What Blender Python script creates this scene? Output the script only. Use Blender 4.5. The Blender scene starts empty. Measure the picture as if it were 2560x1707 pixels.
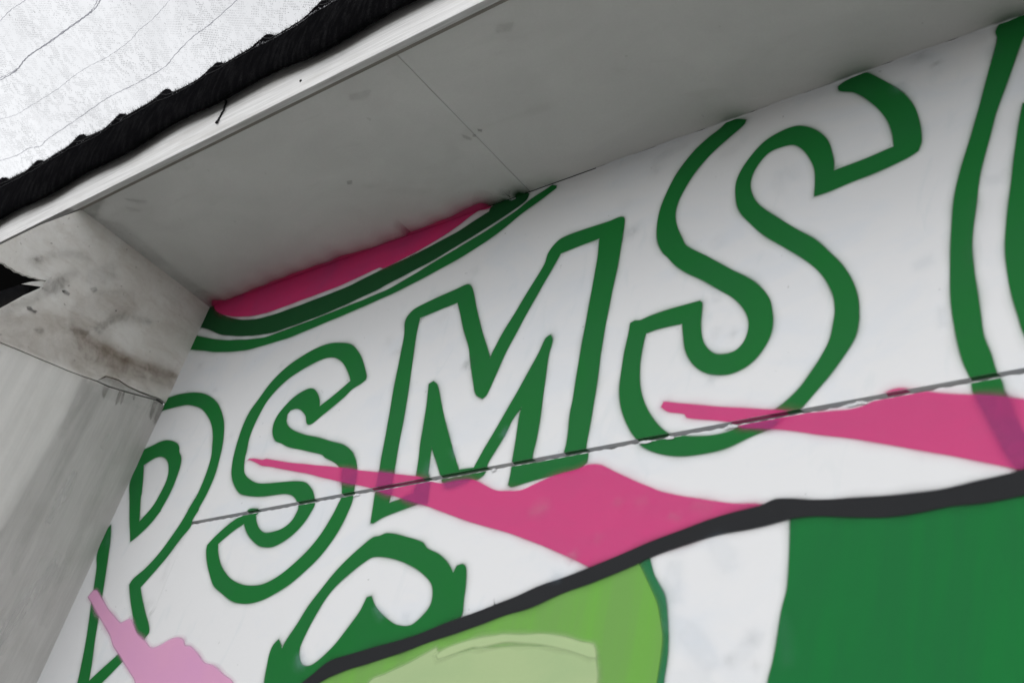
import bpy, bmesh, math, random
from mathutils import Vector, Matrix
from mathutils.geometry import tessellate_polygon

# ---------------------------------------------------------------- camera, sky, sun, exposure
C = bpy.context.scene
CAMZ = 1.6
cam = bpy.data.cameras.new('camera')
cam.sensor_width = 36.0
cam.lens = 44.1074
cam.dof.use_dof = True
cam.dof.focus_distance = 3.3
cam.dof.aperture_fstop = 4.0
cam.clip_start = .02
cam.clip_end = 500
co = bpy.data.objects.new('camera', cam)
C.collection.objects.link(co)
m = Matrix(([0.7538533345868543, 0.6134612930033531, 0.2353091411716394], [0.1992795283356002, -0.5547403260503326, 0.807806189775686], [0.6260932993720832, -0.5620750951965626, -0.5404431217446977])).transposed().to_4x4()
m.translation = (0, 0, CAMZ)
co.matrix_world = m
C.camera = co

w = bpy.data.worlds.new('World')
C.world = w
w.use_nodes = True
wt = w.node_tree
wt.nodes.clear()
sky = wt.nodes.new('ShaderNodeTexSky')
sky.sky_type = 'NISHITA'
sky.sun_disc = False
SUN_EL, SUN_AZ = math.radians(48), math.radians(195)   # azimuth clockwise from +Y
sky.sun_elevation = SUN_EL
sky.sun_rotation = SUN_AZ
sky.air_density = 1.0
sky.dust_density = 1
hs = wt.nodes.new('ShaderNodeHueSaturation')     # thin overcast: nearly white sky
hs.inputs['Saturation'].default_value = 0.07
bg = wt.nodes.new('ShaderNodeBackground')
bg.inputs['Strength'].default_value = 0.15
wo = wt.nodes.new('ShaderNodeOutputWorld')
wt.links.new(sky.outputs[0], hs.inputs['Color'])
wt.links.new(hs.outputs[0], bg.inputs['Color'])
wt.links.new(bg.outputs[0], wo.inputs['Surface'])

sl = bpy.data.lights.new('sun', 'SUN')
sl.energy = 0.5
sl.angle = math.radians(40)
sl.color = (1, .97, .93)
so = bpy.data.objects.new('sun', sl)
C.collection.objects.link(so)
d = Vector((math.sin(SUN_AZ) * math.cos(SUN_EL), math.cos(SUN_AZ) * math.cos(SUN_EL), math.sin(SUN_EL)))
so.rotation_euler = d.to_track_quat('Z', 'Y').to_euler()
so.location = d * 20

C.view_settings.view_transform = 'Standard'
C.view_settings.look = 'None'
C.view_settings.exposure = 0.98
C.view_settings.gamma = 1
C.view_settings.use_curve_mapping = False
C.cycles.max_bounces = 10
C.cycles.diffuse_bounces = 6
C.cycles.transparent_max_bounces = 24

# ---------------------------------------------------------------- dimensions (metres; camera at the origin of x and y)
D = 1.7                  # camera to mural wall
H = 2.1551             # camera height to soffit
GAP = 1.2728          # camera height to the open joint between the panels
X0 = -3.4178           # side wall
FY = 1.1509            # inner face of the fascia
XGAP = -2.9712
NETROT = -0.54
WHITE = (0.6, 0.606, 0.618)
SOFFIT = (0.64, 0.64, 0.625)
SIDE = (0.8, 0.79, 0.765)
GROUND = (0.15, 0.148, 0.14)

# outlines: painted shapes in wall metres (x, z), marks on soffit (x, y) and side wall (y, z)
WALL_PAINT = [
    ('painted_letter', 'green outlined letter P running into the side wall', 'green', 1, 1, 0,
     [[(-3.4653, 3.3845), (-3.4052, 3.3833), (-3.3565, 3.3843), (-3.2849, 3.3757), (-3.2299, 3.3635), (-3.1684, 3.3391), (-3.1171, 3.309), (-3.0683, 3.2682), (-3.0272, 3.2224), (-3.0041, 3.1866), (-2.981, 3.1374), (-2.9622, 3.0763), (-2.9519, 3.0205), (-2.952, 2.9699), (-2.9584, 2.9366), (-2.9669, 2.9069), (-2.9592, 2.9151), (-2.9696, 2.8824), (-2.9646, 2.8612), (-2.9888, 2.8286), (-3.0204, 2.7729), (-3.0571, 2.7253), (-3.0881, 2.6864), (-3.0596, 2.6536), (-3.0083, 2.6041), (-2.9714, 2.5707), (-2.9546, 2.5526), (-2.9503, 2.5439), (-2.965, 2.5212), (-3.0186, 2.4669), (-3.0779, 2.4084), (-3.0188, 2.3002), (-3.1402, 2.3013), (-3.1951, 2.412), (-3.212, 2.4527), (-3.235, 2.5057), (-3.2783, 2.5936), (-3.3127, 2.6547), (-3.3358, 2.7015), (-3.3749, 2.7739), (-3.4099, 2.8245), (-3.4191, 2.8977), (-3.4088, 2.9208), (-3.3683, 2.8597), (-3.3289, 2.785), (-3.2882, 2.705), (-3.2438, 2.6131), (-3.1986, 2.5214), (-3.1699, 2.4682), (-3.1433, 2.4164), (-3.0524, 2.4902), (-3.0112, 2.5355), (-3.0208, 2.5531), (-3.0629, 2.6008), (-3.1094, 2.6503), (-3.1512, 2.7008), (-3.1447, 2.7168), (-3.105, 2.7445), (-3.0688, 2.7853), (-3.037, 2.8416), (-3.0192, 2.8848), (-3.0074, 2.9291), (-2.997, 2.9625), (-3.0091, 2.9124), (-3.0, 2.9475), (-2.996, 2.9975), (-2.9987, 3.0466), (-3.0102, 3.0979), (-3.0299, 3.1403), (-3.0458, 3.1715), (-3.0726, 3.2079), (-3.1061, 3.2432), (-3.1457, 3.2745), (-3.1868, 3.3005), (-3.2315, 3.3179), (-3.2785, 3.331), (-3.3245, 3.3347), (-3.3691, 3.3352), (-3.4334, 3.337)]]),
    ('painted_letter', 'green inner loop of the letter P', 'green', 1, 1, 0,
     [[(-3.4143, 3.189), (-3.3741, 3.1956), (-3.3431, 3.2022), (-3.3086, 3.203), (-3.2676, 3.1934), (-3.2312, 3.1767), (-3.2107, 3.1601), (-3.2002, 3.1438), (-3.1754, 3.1196), (-3.1635, 3.0977), (-3.155, 3.0654), (-3.1498, 3.0256), (-3.1512, 2.99), (-3.1571, 2.9554), (-3.1622, 2.9322), (-3.1589, 2.9374), (-3.1826, 2.9011), (-3.2195, 2.8665), (-3.2498, 2.8465), (-3.276, 2.8809), (-3.3247, 2.9469), (-3.3731, 3.015), (-3.3667, 3.0061), (-3.4097, 3.0698), (-3.4132, 3.1291)], [(-3.3763, 3.1261), (-3.3518, 3.1369), (-3.3262, 3.1445), (-3.2959, 3.1447), (-3.2619, 3.1324), (-3.2379, 3.1155), (-3.2152, 3.0861), (-3.2026, 3.0587), (-3.1983, 3.03), (-3.2015, 2.9971), (-3.2092, 2.9651), (-3.2231, 2.9423), (-3.2509, 2.9115), (-3.2828, 2.9617), (-3.3086, 3.006), (-3.3098, 3.0123), (-3.3451, 3.0746)]]),
    ('painted_letter', 'smaller green outlined letter S', 'green', 1, 1, 1,
     [[(-2.4155, 3.2486), (-2.4553, 3.3061), (-2.4937, 3.3481), (-2.5351, 3.3804), (-2.5962, 3.4016), (-2.6418, 3.4094), (-2.7041, 3.4056), (-2.7668, 3.3856), (-2.8169, 3.3607), (-2.8546, 3.3254), (-2.8835, 3.2739), (-2.9047, 3.2297), (-2.9094, 3.1771), (-2.9032, 3.1261), (-2.8911, 3.0722), (-2.8824, 3.0479), (-2.867, 3.0176), (-2.8381, 2.9825), (-2.7914, 2.9456), (-2.7451, 2.9302), (-2.6947, 2.9208), (-2.6318, 2.9158), (-2.5791, 2.9126), (-2.5476, 2.9039), (-2.5222, 2.8877), (-2.4979, 2.8622), (-2.497, 2.8455), (-2.5056, 2.8219), (-2.5305, 2.8045), (-2.565, 2.7977), (-2.5997, 2.7976), (-2.6313, 2.8124), (-2.6593, 2.8382), (-2.6741, 2.8599), (-2.6671, 2.8647), (-2.6747, 2.8785), (-2.7141, 2.8822), (-2.7327, 2.8645), (-2.7576, 2.8575), (-2.7916, 2.8372), (-2.823, 2.8121), (-2.8423, 2.7912), (-2.8376, 2.7765), (-2.8074, 2.7338), (-2.7749, 2.6975), (-2.7385, 2.6643), (-2.6911, 2.639), (-2.6425, 2.6167), (-2.6045, 2.6047), (-2.556, 2.5998), (-2.5034, 2.606), (-2.4573, 2.6226), (-2.4145, 2.6442), (-2.3761, 2.6736), (-2.3405, 2.7082), (-2.3149, 2.749), (-2.3, 2.7912), (-2.2923, 2.8348), (-2.2934, 2.8562), (-2.3027, 2.8924), (-2.3156, 2.9406), (-2.3314, 2.9681), (-2.3472, 2.9875), (-2.3654, 3.005), (-2.4042, 3.0288), (-2.4576, 3.048), (-2.5246, 3.0725), (-2.5962, 3.0956), (-2.6481, 3.1168), (-2.6833, 3.1379), (-2.7023, 3.1576), (-2.7124, 3.1839), (-2.7032, 3.1971), (-2.6787, 3.1977), (-2.6524, 3.187), (-2.6216, 3.1636), (-2.609, 3.1452), (-2.5969, 3.1311), (-2.5789, 3.129), (-2.5508, 3.1473), (-2.5077, 3.1756), (-2.4754, 3.1979), (-2.4572, 3.2153), (-2.427, 3.2273), (-2.4133, 3.2362)], [(-2.4759, 3.2459), (-2.4845, 3.2612), (-2.513, 3.2947), (-2.5483, 3.3276), (-2.5816, 3.348), (-2.6098, 3.3566), (-2.6458, 3.3588), (-2.6947, 3.3502), (-2.7412, 3.335), (-2.7799, 3.3178), (-2.8113, 3.2931), (-2.8376, 3.2588), (-2.8496, 3.2189), (-2.8556, 3.1754), (-2.8533, 3.131), (-2.8394, 3.0798), (-2.8378, 3.0688), (-2.8232, 3.0354), (-2.8057, 3.0081), (-2.7705, 2.983), (-2.727, 2.9646), (-2.6729, 2.9551), (-2.6105, 2.9503), (-2.5484, 2.943), (-2.5094, 2.9338), (-2.4787, 2.9138), (-2.4572, 2.8926), (-2.4373, 2.8596), (-2.441, 2.841), (-2.4526, 2.8127), (-2.476, 2.7859), (-2.5102, 2.7656), (-2.546, 2.7548), (-2.5777, 2.7569), (-2.6096, 2.7658), (-2.6545, 2.7901), (-2.6871, 2.8162), (-2.7108, 2.8403), (-2.7434, 2.8257), (-2.7762, 2.8039), (-2.7958, 2.789), (-2.7796, 2.7618), (-2.7444, 2.7221), (-2.7075, 2.6941), (-2.6664, 2.6715), (-2.6171, 2.654), (-2.5749, 2.6472), (-2.5291, 2.6465), (-2.4847, 2.6606), (-2.4379, 2.6897), (-2.3955, 2.7268), (-2.3647, 2.7729), (-2.3474, 2.8182), (-2.3403, 2.8519), (-2.3369, 2.8676), (-2.3579, 2.9169), (-2.3741, 2.9442), (-2.3956, 2.9672), (-2.4265, 2.9863), (-2.4646, 3.004), (-2.4803, 3.0145), (-2.539, 3.0344), (-2.6473, 3.0682), (-2.6839, 3.085), (-2.7156, 3.0985), (-2.7368, 3.1183), (-2.7511, 3.1397), (-2.7583, 3.1654), (-2.7543, 3.192), (-2.7357, 3.2186), (-2.7108, 3.2398), (-2.6757, 3.2546), (-2.6489, 3.2573), (-2.6272, 3.2486), (-2.603, 3.2271), (-2.5852, 3.2045), (-2.5737, 3.1822), (-2.5371, 3.2027), (-2.4991, 3.2282)]]),
    ('painted_letter', 'green outlined letter M', 'green', 1, 1, 1,
     [[(-1.6278, 3.5336), (-1.6412, 3.5441), (-1.6773, 3.5408), (-1.7528, 3.5406), (-1.8213, 3.5354), (-1.8412, 3.5218), (-1.8544, 3.498), (-1.8562, 3.463), (-1.8815, 3.4003), (-1.9083, 3.3312), (-1.933, 3.27), (-1.9483, 3.2184), (-1.952, 3.1955), (-1.9728, 3.2316), (-2.017, 3.3027), (-2.06, 3.38), (-2.0915, 3.4407), (-2.1089, 3.466), (-2.1254, 3.4757), (-2.1655, 3.47), (-2.2429, 3.4587), (-2.3074, 3.4452), (-2.3263, 3.4273), (-2.3292, 3.4073), (-2.3144, 3.3625), (-2.3059, 3.324), (-2.2908, 3.2413), (-2.272, 3.1424), (-2.2594, 3.0881), (-2.2425, 3.0051), (-2.227, 2.9321), (-2.212, 2.8817), (-2.2135, 2.865), (-2.2042, 2.8234), (-2.1933, 2.7785), (-2.1844, 2.7774), (-2.1595, 2.788), (-2.1142, 2.7984), (-2.0468, 2.8121), (-2.0235, 2.8186), (-2.0263, 2.8415), (-2.0324, 2.8701), (-2.047, 2.8905), (-2.0521, 2.9112), (-2.064, 2.9673), (-2.0188, 2.9059), (-2.0013, 2.8801), (-1.98, 2.8542), (-1.9376, 2.8543), (-1.8791, 2.8487), (-1.8601, 2.8585), (-1.8556, 2.8673), (-1.8579, 2.8851), (-1.8461, 2.9168), (-1.8292, 2.956), (-1.8171, 2.9997), (-1.7986, 3.0293), (-1.7966, 2.9925), (-1.7869, 2.9259), (-1.7808, 2.8774), (-1.7764, 2.8518), (-1.7737, 2.8206), (-1.763, 2.8144), (-1.7325, 2.8176), (-1.6595, 2.8247), (-1.5846, 2.8279), (-1.5658, 2.8427), (-1.5674, 2.8638), (-1.5763, 2.8773), (-1.5808, 2.9267), (-1.5845, 2.9802), (-1.5949, 3.0885), (-1.6006, 3.1318), (-1.6081, 3.2396), (-1.6122, 3.3296), (-1.6147, 3.3999), (-1.6211, 3.4735)], [(-1.6921, 3.4949), (-1.7399, 3.491), (-1.8112, 3.4844), (-1.8286, 3.435), (-1.863, 3.3378), (-1.887, 3.2621), (-1.9059, 3.1974), (-1.9174, 3.1356), (-1.9282, 3.0853), (-1.9376, 3.0785), (-1.9633, 3.0961), (-1.9837, 3.1323), (-2.019, 3.2056), (-2.0427, 3.256), (-2.0816, 3.3192), (-2.1172, 3.3836), (-2.1395, 3.4218), (-2.274, 3.4072), (-2.2682, 3.363), (-2.2548, 3.2996), (-2.2382, 3.2345), (-2.2247, 3.1781), (-2.2083, 3.1039), (-2.1892, 3.003), (-2.1725, 2.9201), (-2.1562, 2.8501), (-2.1519, 2.8247), (-2.1072, 2.8317), (-2.0732, 2.8384), (-2.0838, 2.8861), (-2.0932, 2.9313), (-2.1065, 2.9815), (-2.1156, 3.0321), (-2.1316, 3.1068), (-2.1474, 3.1652), (-2.1341, 3.1698), (-2.1157, 3.1547), (-2.0814, 3.0966), (-2.0287, 3.009), (-1.9838, 2.9401), (-1.9458, 2.883), (-1.8979, 2.8819), (-1.8845, 2.9201), (-1.8641, 2.9722), (-1.8337, 3.0529), (-1.8136, 3.1093), (-1.79, 3.1805), (-1.7815, 3.2156), (-1.7702, 3.2217), (-1.7599, 3.2049), (-1.759, 3.1626), (-1.7446, 3.0616), (-1.7337, 2.987), (-1.7271, 2.9282), (-1.7254, 2.8809), (-1.7115, 2.8632), (-1.6416, 2.8686), (-1.6342, 2.878), (-1.6359, 2.9213), (-1.6457, 2.9828), (-1.6474, 3.0148), (-1.6594, 3.139), (-1.6664, 3.234), (-1.6746, 3.3368), (-1.681, 3.4205)]]),
    ('painted_letter', 'larger green outlined letter S touching the soffit', 'green', 1, 1, 1,
     [[(-1.3471, 3.7471), (-1.3731, 3.7522), (-1.3924, 3.7361), (-1.4202, 3.7194), (-1.4532, 3.6926), (-1.4809, 3.6556), (-1.501, 3.6157), (-1.5134, 3.5733), (-1.5211, 3.5258), (-1.5194, 3.4759), (-1.5067, 3.4233), (-1.4849, 3.3835), (-1.4721, 3.3694), (-1.4401, 3.3328), (-1.4012, 3.2984), (-1.3539, 3.2639), (-1.3074, 3.2253), (-1.2693, 3.1933), (-1.2479, 3.1698), (-1.229, 3.1409), (-1.2191, 3.1134), (-1.2191, 3.0857), (-1.2269, 3.0633), (-1.2431, 3.049), (-1.2714, 3.0472), (-1.2929, 3.0548), (-1.3141, 3.0753), (-1.3291, 3.1008), (-1.3411, 3.1419), (-1.3444, 3.1686), (-1.3481, 3.2006), (-1.3545, 3.2073), (-1.3653, 3.207), (-1.4214, 3.2058), (-1.4783, 3.2009), (-1.5099, 3.1958), (-1.5222, 3.199), (-1.533, 3.1951), (-1.531, 3.1643), (-1.5304, 3.1111), (-1.5263, 3.0583), (-1.521, 3.019), (-1.5095, 2.9791), (-1.4937, 2.9453), (-1.4671, 2.9042), (-1.4424, 2.8762), (-1.4251, 2.8578), (-1.3807, 2.834), (-1.3287, 2.82), (-1.2749, 2.8163), (-1.224, 2.8206), (-1.1759, 2.8353), (-1.1333, 2.848), (-1.1016, 2.865), (-1.079, 2.8759), (-1.0415, 2.9197), (-1.0088, 2.9645), (-0.9812, 3.0161), (-0.9758, 3.0579), (-0.9771, 3.0734), (-0.9791, 3.0943), (-0.9879, 3.1293), (-1.0046, 3.1703), (-1.0265, 3.2077), (-1.048, 3.2363), (-1.0903, 3.2893), (-1.1374, 3.3329), (-1.1868, 3.3802), (-1.2389, 3.4333), (-1.2621, 3.4666), (-1.2777, 3.5088), (-1.2771, 3.5455), (-1.263, 3.5774), (-1.2411, 3.5988), (-1.2076, 3.6022), (-1.1794, 3.5962), (-1.1555, 3.5734), (-1.1334, 3.537), (-1.1172, 3.4983), (-1.1114, 3.4607), (-1.1085, 3.4179), (-1.0716, 3.4198), (-1.0226, 3.4272), (-0.9693, 3.434), (-0.9071, 3.4472), (-0.8842, 3.4577), (-0.8794, 3.484), (-0.8932, 3.5653), (-0.9142, 3.6165), (-0.9497, 3.6697), (-1.0064, 3.7344), (-1.0271, 3.7507), (-1.0705, 3.7454), (-1.0869, 3.7369), (-1.0829, 3.7221), (-1.0414, 3.6965), (-0.9988, 3.6456), (-0.9614, 3.5833), (-0.9441, 3.5343), (-0.9373, 3.4907), (-0.9982, 3.4807), (-1.0715, 3.4745), (-1.0764, 3.5118), (-1.0965, 3.5741), (-1.131, 3.6195), (-1.1748, 3.6508), (-1.211, 3.6535), (-1.2607, 3.6358), (-1.2966, 3.593), (-1.3154, 3.5438), (-1.3126, 3.4994), (-1.2944, 3.4445), (-1.2552, 3.3896), (-1.2193, 3.3488), (-1.1638, 3.2971), (-1.1108, 3.2477), (-1.0636, 3.1912), (-1.0358, 3.1372), (-1.027, 3.095), (-1.0267, 3.072), (-1.0307, 3.0267), (-1.0445, 2.9901), (-1.0591, 2.9625), (-1.0804, 2.9282), (-1.1054, 2.903), (-1.129, 2.8857), (-1.1531, 2.8712), (-1.1735, 2.8668), (-1.202, 2.8611), (-1.2281, 2.8548), (-1.258, 2.8533), (-1.2949, 2.8571), (-1.3214, 2.8619), (-1.3431, 2.87), (-1.3679, 2.8774), (-1.3962, 2.9), (-1.4286, 2.9387), (-1.4522, 2.9767), (-1.4682, 3.014), (-1.4787, 3.0572), (-1.4834, 3.0903), (-1.4849, 3.1264), (-1.4831, 3.1555), (-1.4534, 3.1595), (-1.3884, 3.1574), (-1.378, 3.1193), (-1.3668, 3.0849), (-1.3486, 3.0525), (-1.3262, 3.0274), (-1.2995, 3.0093), (-1.2659, 2.9979), (-1.2401, 2.996), (-1.2083, 3.0065), (-1.1841, 3.029), (-1.1672, 3.0636), (-1.1647, 3.0992), (-1.1721, 3.138), (-1.1816, 3.1656), (-1.21, 3.2055), (-1.244, 3.2381), (-1.2847, 3.2701), (-1.3307, 3.3078), (-1.3636, 3.3353), (-1.4217, 3.3813), (-1.4408, 3.4127), (-1.4627, 3.4567), (-1.4742, 3.4942), (-1.4741, 3.532), (-1.4638, 3.5666), (-1.4447, 3.6099), (-1.4174, 3.6463), (-1.3886, 3.6743), (-1.362, 3.6951), (-1.3412, 3.7103), (-1.3252, 3.7235), (-1.3226, 3.7344)]]),
    ('painted_letter', 'green outlined rounded letter after the larger S', 'green', 1, 1, 1,
     [[(-0.6575, 3.7512), (-0.6784, 3.754), (-0.6953, 3.7594), (-0.7119, 3.7609), (-0.7268, 3.7514), (-0.7347, 3.7332), (-0.7308, 3.7114), (-0.7363, 3.668), (-0.7449, 3.6245), (-0.7532, 3.5721), (-0.771, 3.4738), (-0.7826, 3.4175), (-0.7925, 3.3676), (-0.8003, 3.3179), (-0.8032, 3.252), (-0.8027, 3.1821), (-0.8006, 3.1139), (-0.7967, 3.0566), (-0.7901, 3.0092), (-0.7784, 2.953), (-0.7677, 2.9116), (-0.7538, 2.8747), (-0.7475, 2.8443), (-0.7311, 2.8166), (-0.7023, 2.7481), (-0.7022, 2.7441), (-0.6791, 2.6972), (-0.6534, 2.6516), (-0.622, 2.6309), (-0.6117, 2.6536), (-0.6433, 2.6998), (-0.6692, 2.7556), (-0.6921, 2.8223), (-0.6985, 2.8382), (-0.7016, 2.8551), (-0.7125, 2.8822), (-0.7222, 2.918), (-0.7357, 2.9599), (-0.7426, 3.0056), (-0.752, 3.067), (-0.7595, 3.1204), (-0.7643, 3.1697), (-0.7631, 3.2183), (-0.7595, 3.2772), (-0.7544, 3.3529), (-0.7427, 3.4175), (-0.7327, 3.479), (-0.7298, 3.4933), (-0.7153, 3.55), (-0.7005, 3.6053), (-0.6855, 3.6663), (-0.6746, 3.6944), (-0.657, 3.7069)]]),
    ('painted_letter', 'solid green inner side of the rounded letter', 'green', 1, 1, 1,
     [[(-0.6762, 3.4983), (-0.6813, 3.4566), (-0.6878, 3.3896), (-0.6938, 3.3038), (-0.6981, 3.2452), (-0.7016, 3.183), (-0.7013, 3.14), (-0.6966, 3.0874), (-0.6885, 3.0398), (-0.6772, 2.9925), (-0.6666, 2.951), (-0.6491, 2.9131), (-0.6226, 2.8821), (-0.5271, 2.9319), (-0.5006, 3.2308), (-0.5514, 3.4421)]]),
    ('painted_stripe', 'wide dark green swoosh under the soffit', 'greendark', 1, 1, 0,
     [[(-3.4436, 3.7595), (-3.3921, 3.755), (-3.3575, 3.7209), (-3.2975, 3.6857), (-3.2305, 3.6553), (-3.1509, 3.6282), (-3.0537, 3.6119), (-2.9276, 3.6102), (-2.7863, 3.6154), (-2.6527, 3.6239), (-2.5302, 3.6452), (-2.3891, 3.6623), (-2.4173, 3.6568), (-2.3268, 3.6763), (-2.2386, 3.6952), (-2.1837, 3.7155), (-2.1319, 3.7333), (-2.1306, 3.7477), (-2.1152, 3.7557), (-2.0999, 3.7547), (-2.0806, 3.7597), (-2.0552, 3.7446), (-2.0385, 3.7474), (-2.0453, 3.7648), (-2.0368, 3.7706), (-1.9924, 3.7484), (-1.9974, 3.7267), (-2.0372, 3.7059), (-2.084, 3.6871), (-2.1918, 3.6502), (-2.3039, 3.6156), (-2.3929, 3.5956), (-2.4849, 3.5768), (-2.4991, 3.572), (-2.6211, 3.5541), (-2.7497, 3.5399), (-2.8882, 3.534), (-2.961, 3.5332), (-3.0419, 3.5438), (-3.1291, 3.5617), (-3.2644, 3.6019), (-3.3576, 3.6464), (-3.4329, 3.6764)]]),
    ('painted_stripe', 'thin green swoosh line above the letters', 'green', 1, 1, 0,
     [[(-3.4602, 3.647), (-3.414, 3.632), (-3.3321, 3.6014), (-3.2336, 3.5688), (-3.1257, 3.5437), (-3.0334, 3.5255), (-2.9663, 3.5197), (-2.475, 3.5533), (-2.356, 3.5846), (-2.2707, 3.6111), (-2.1872, 3.6371), (-2.119, 3.6583), (-2.0537, 3.6839), (-2.0155, 3.7011), (-1.9792, 3.723), (-1.9309, 3.7418), (-1.9137, 3.7499), (-1.8957, 3.7403), (-1.895, 3.7328), (-1.9337, 3.7124), (-1.9955, 3.6825), (-2.0434, 3.6516), (-2.1061, 3.6194), (-2.1724, 3.5948), (-2.2562, 3.5719), (-2.3432, 3.5517), (-2.4652, 3.53), (-2.8458, 3.4895), (-2.9339, 3.4885), (-3.0468, 3.4913), (-3.1225, 3.5016), (-3.2436, 3.5274), (-3.3238, 3.5515), (-3.4174, 3.579), (-3.4415, 3.5882)]]),
    ('painted_stripe', 'pink crescent along the soffit joint', 'pinkdeep', 0.97, 2, 0,
     [[(-3.3914, 3.754), (-3.4022, 3.7766), (-3.321, 3.7541), (-3.2135, 3.7583), (-3.057, 3.7618), (-2.9331, 3.7667), (-2.8092, 3.7618), (-2.7398, 3.7646), (-2.6214, 3.7553), (-2.4243, 3.7521), (-2.458, 3.759), (-2.3596, 3.7633), (-2.2643, 3.7675), (-2.2049, 3.7771), (-2.1802, 3.7774), (-2.1512, 3.7641), (-2.1312, 3.7494), (-2.1495, 3.7499), (-2.1814, 3.7536), (-2.2477, 3.7208), (-2.3317, 3.6893), (-2.4221, 3.6689), (-2.5168, 3.6526), (-2.5367, 3.6605), (-2.706, 3.6413), (-2.8913, 3.6348), (-3.0384, 3.6309), (-3.1205, 3.6394), (-3.2122, 3.6609), (-3.2945, 3.6899), (-3.359, 3.7235)]]),
    ('painted_stripe', 'green leafy lettering above the black line', 'green', 1, 1, 0,
     [[(-2.3795, 2.3874), (-2.3931, 2.4301), (-2.4002, 2.461), (-2.3977, 2.4815), (-2.3852, 2.4938), (-2.361, 2.4694), (-2.3541, 2.4921), (-2.3359, 2.5298), (-2.319, 2.5706), (-2.2943, 2.6109), (-2.2682, 2.6487), (-2.2343, 2.6858), (-2.1893, 2.7217), (-2.1669, 2.7354), (-2.1465, 2.7372), (-2.124, 2.7419), (-2.0593, 2.7259), (-1.9943, 2.7041), (-1.9711, 2.6862), (-1.929, 2.6678), (-1.8953, 2.6444), (-1.867, 2.6171), (-1.8607, 2.6336), (-1.8463, 2.6359), (-1.8338, 2.6261), (-1.8197, 2.5816), (-1.8141, 2.5528), (-1.8069, 2.5196), (-1.8102, 2.5083), (-1.803, 2.4964), (-1.9315, 2.4623), (-2.0817, 2.439), (-2.1657, 2.4162), (-2.2008, 2.3744), (-2.3085, 2.2465)], [(-2.2957, 2.4612), (-2.2978, 2.4764), (-2.2934, 2.5041), (-2.2805, 2.5522), (-2.2635, 2.5926), (-2.2363, 2.6273), (-2.1967, 2.6581), (-2.1658, 2.6763), (-2.1448, 2.6842), (-2.1017, 2.6804), (-2.0444, 2.6642), (-1.9936, 2.6439), (-1.9565, 2.6228), (-1.9258, 2.6003), (-1.9124, 2.5797), (-1.9062, 2.5527), (-1.9108, 2.5363), (-1.9278, 2.5161), (-1.9476, 2.5031), (-1.9691, 2.5016), (-2.004, 2.509), (-2.0452, 2.5299), (-2.0828, 2.556), (-2.1074, 2.5817), (-2.1203, 2.5802), (-2.126, 2.5541), (-2.1308, 2.5419), (-2.1523, 2.5059), (-2.1773, 2.4702), (-2.2058, 2.4421), (-2.2297, 2.426), (-2.2489, 2.4219), (-2.2697, 2.4276), (-2.2835, 2.4406)]]),
    ('painted_stripe', 'pink stroke sweeping from the smaller S to the black line', 'pink', 0.8, 2, 1,
     [[(-2.8145, 3.0541), (-2.7874, 3.0512), (-2.7431, 3.0393), (-2.7267, 3.0397), (-2.623, 3.0123), (-2.4918, 2.9825), (-2.3881, 2.959), (-2.3156, 2.9406), (-2.1755, 2.9081), (-2.0855, 2.8878), (-2.0857, 2.8878), (-2.0559, 2.8769), (-2.0292, 2.8647), (-1.9793, 2.8525), (-1.937, 2.8526), (-1.8982, 2.85), (-1.8729, 2.8415), (-1.8116, 2.8108), (-1.7734, 2.8029), (-1.7303, 2.7991), (-1.6894, 2.8112), (-1.6421, 2.822), (-1.5846, 2.8279), (-1.5605, 2.8345), (-1.541, 2.8328), (-1.5205, 2.8266), (-1.4775, 2.8026), (-1.4259, 2.775), (-1.3924, 2.759), (-1.356, 2.7412), (-1.2666, 2.7136), (-1.1881, 2.6931), (-1.1289, 2.6828), (-1.1125, 2.6666), (-1.2331, 2.6391), (-1.3507, 2.6138), (-1.4811, 2.5903), (-1.4885, 2.5938), (-1.5355, 2.6164), (-1.6048, 2.6473), (-1.6767, 2.6769), (-1.7512, 2.705), (-1.8278, 2.73), (-1.903, 2.7572), (-1.9919, 2.792), (-2.0468, 2.8121), (-2.1079, 2.8335), (-2.1809, 2.8586), (-2.2158, 2.8704), (-2.2494, 2.8846), (-2.3489, 2.9128), (-2.4329, 2.9379), (-2.5214, 2.9656), (-2.6113, 2.9898), (-2.682, 3.0099), (-2.734, 3.0227), (-2.7614, 3.0347), (-2.7995, 3.0501)]]),
    ('painted_stripe', 'pink stroke sweeping right from the larger S', 'pink', 0.8, 2, 1,
     [[(-1.3985, 2.9473), (-1.395, 2.9579), (-1.3531, 2.9455), (-1.2503, 2.9162), (-1.1338, 2.8867), (-1.0636, 2.8668), (-0.9977, 2.858), (-0.966, 2.8562), (-0.9355, 2.8624), (-0.9021, 2.8801), (-0.885, 2.8824), (-0.8589, 2.8749), (-0.8038, 2.8547), (-0.7433, 2.8384), (-0.6646, 2.8144), (-0.594, 2.7926), (-0.3381, 2.7537), (-0.3265, 2.7161), (-0.4635, 2.6861), (-0.5947, 2.6463), (-0.6431, 2.6715), (-0.6681, 2.6849), (-0.7011, 2.6986), (-0.7778, 2.7285), (-0.8594, 2.758), (-0.9465, 2.7895), (-1.0392, 2.8182), (-1.113, 2.8417), (-1.1637, 2.8536), (-1.1949, 2.8609), (-1.2231, 2.8778), (-1.3295, 2.9088), (-1.3368, 2.9184), (-1.3784, 2.9321)]]),
    ('painted_fruit', 'light green rounded fruit under the black line', 'lime', 1, 2, 0,
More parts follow.
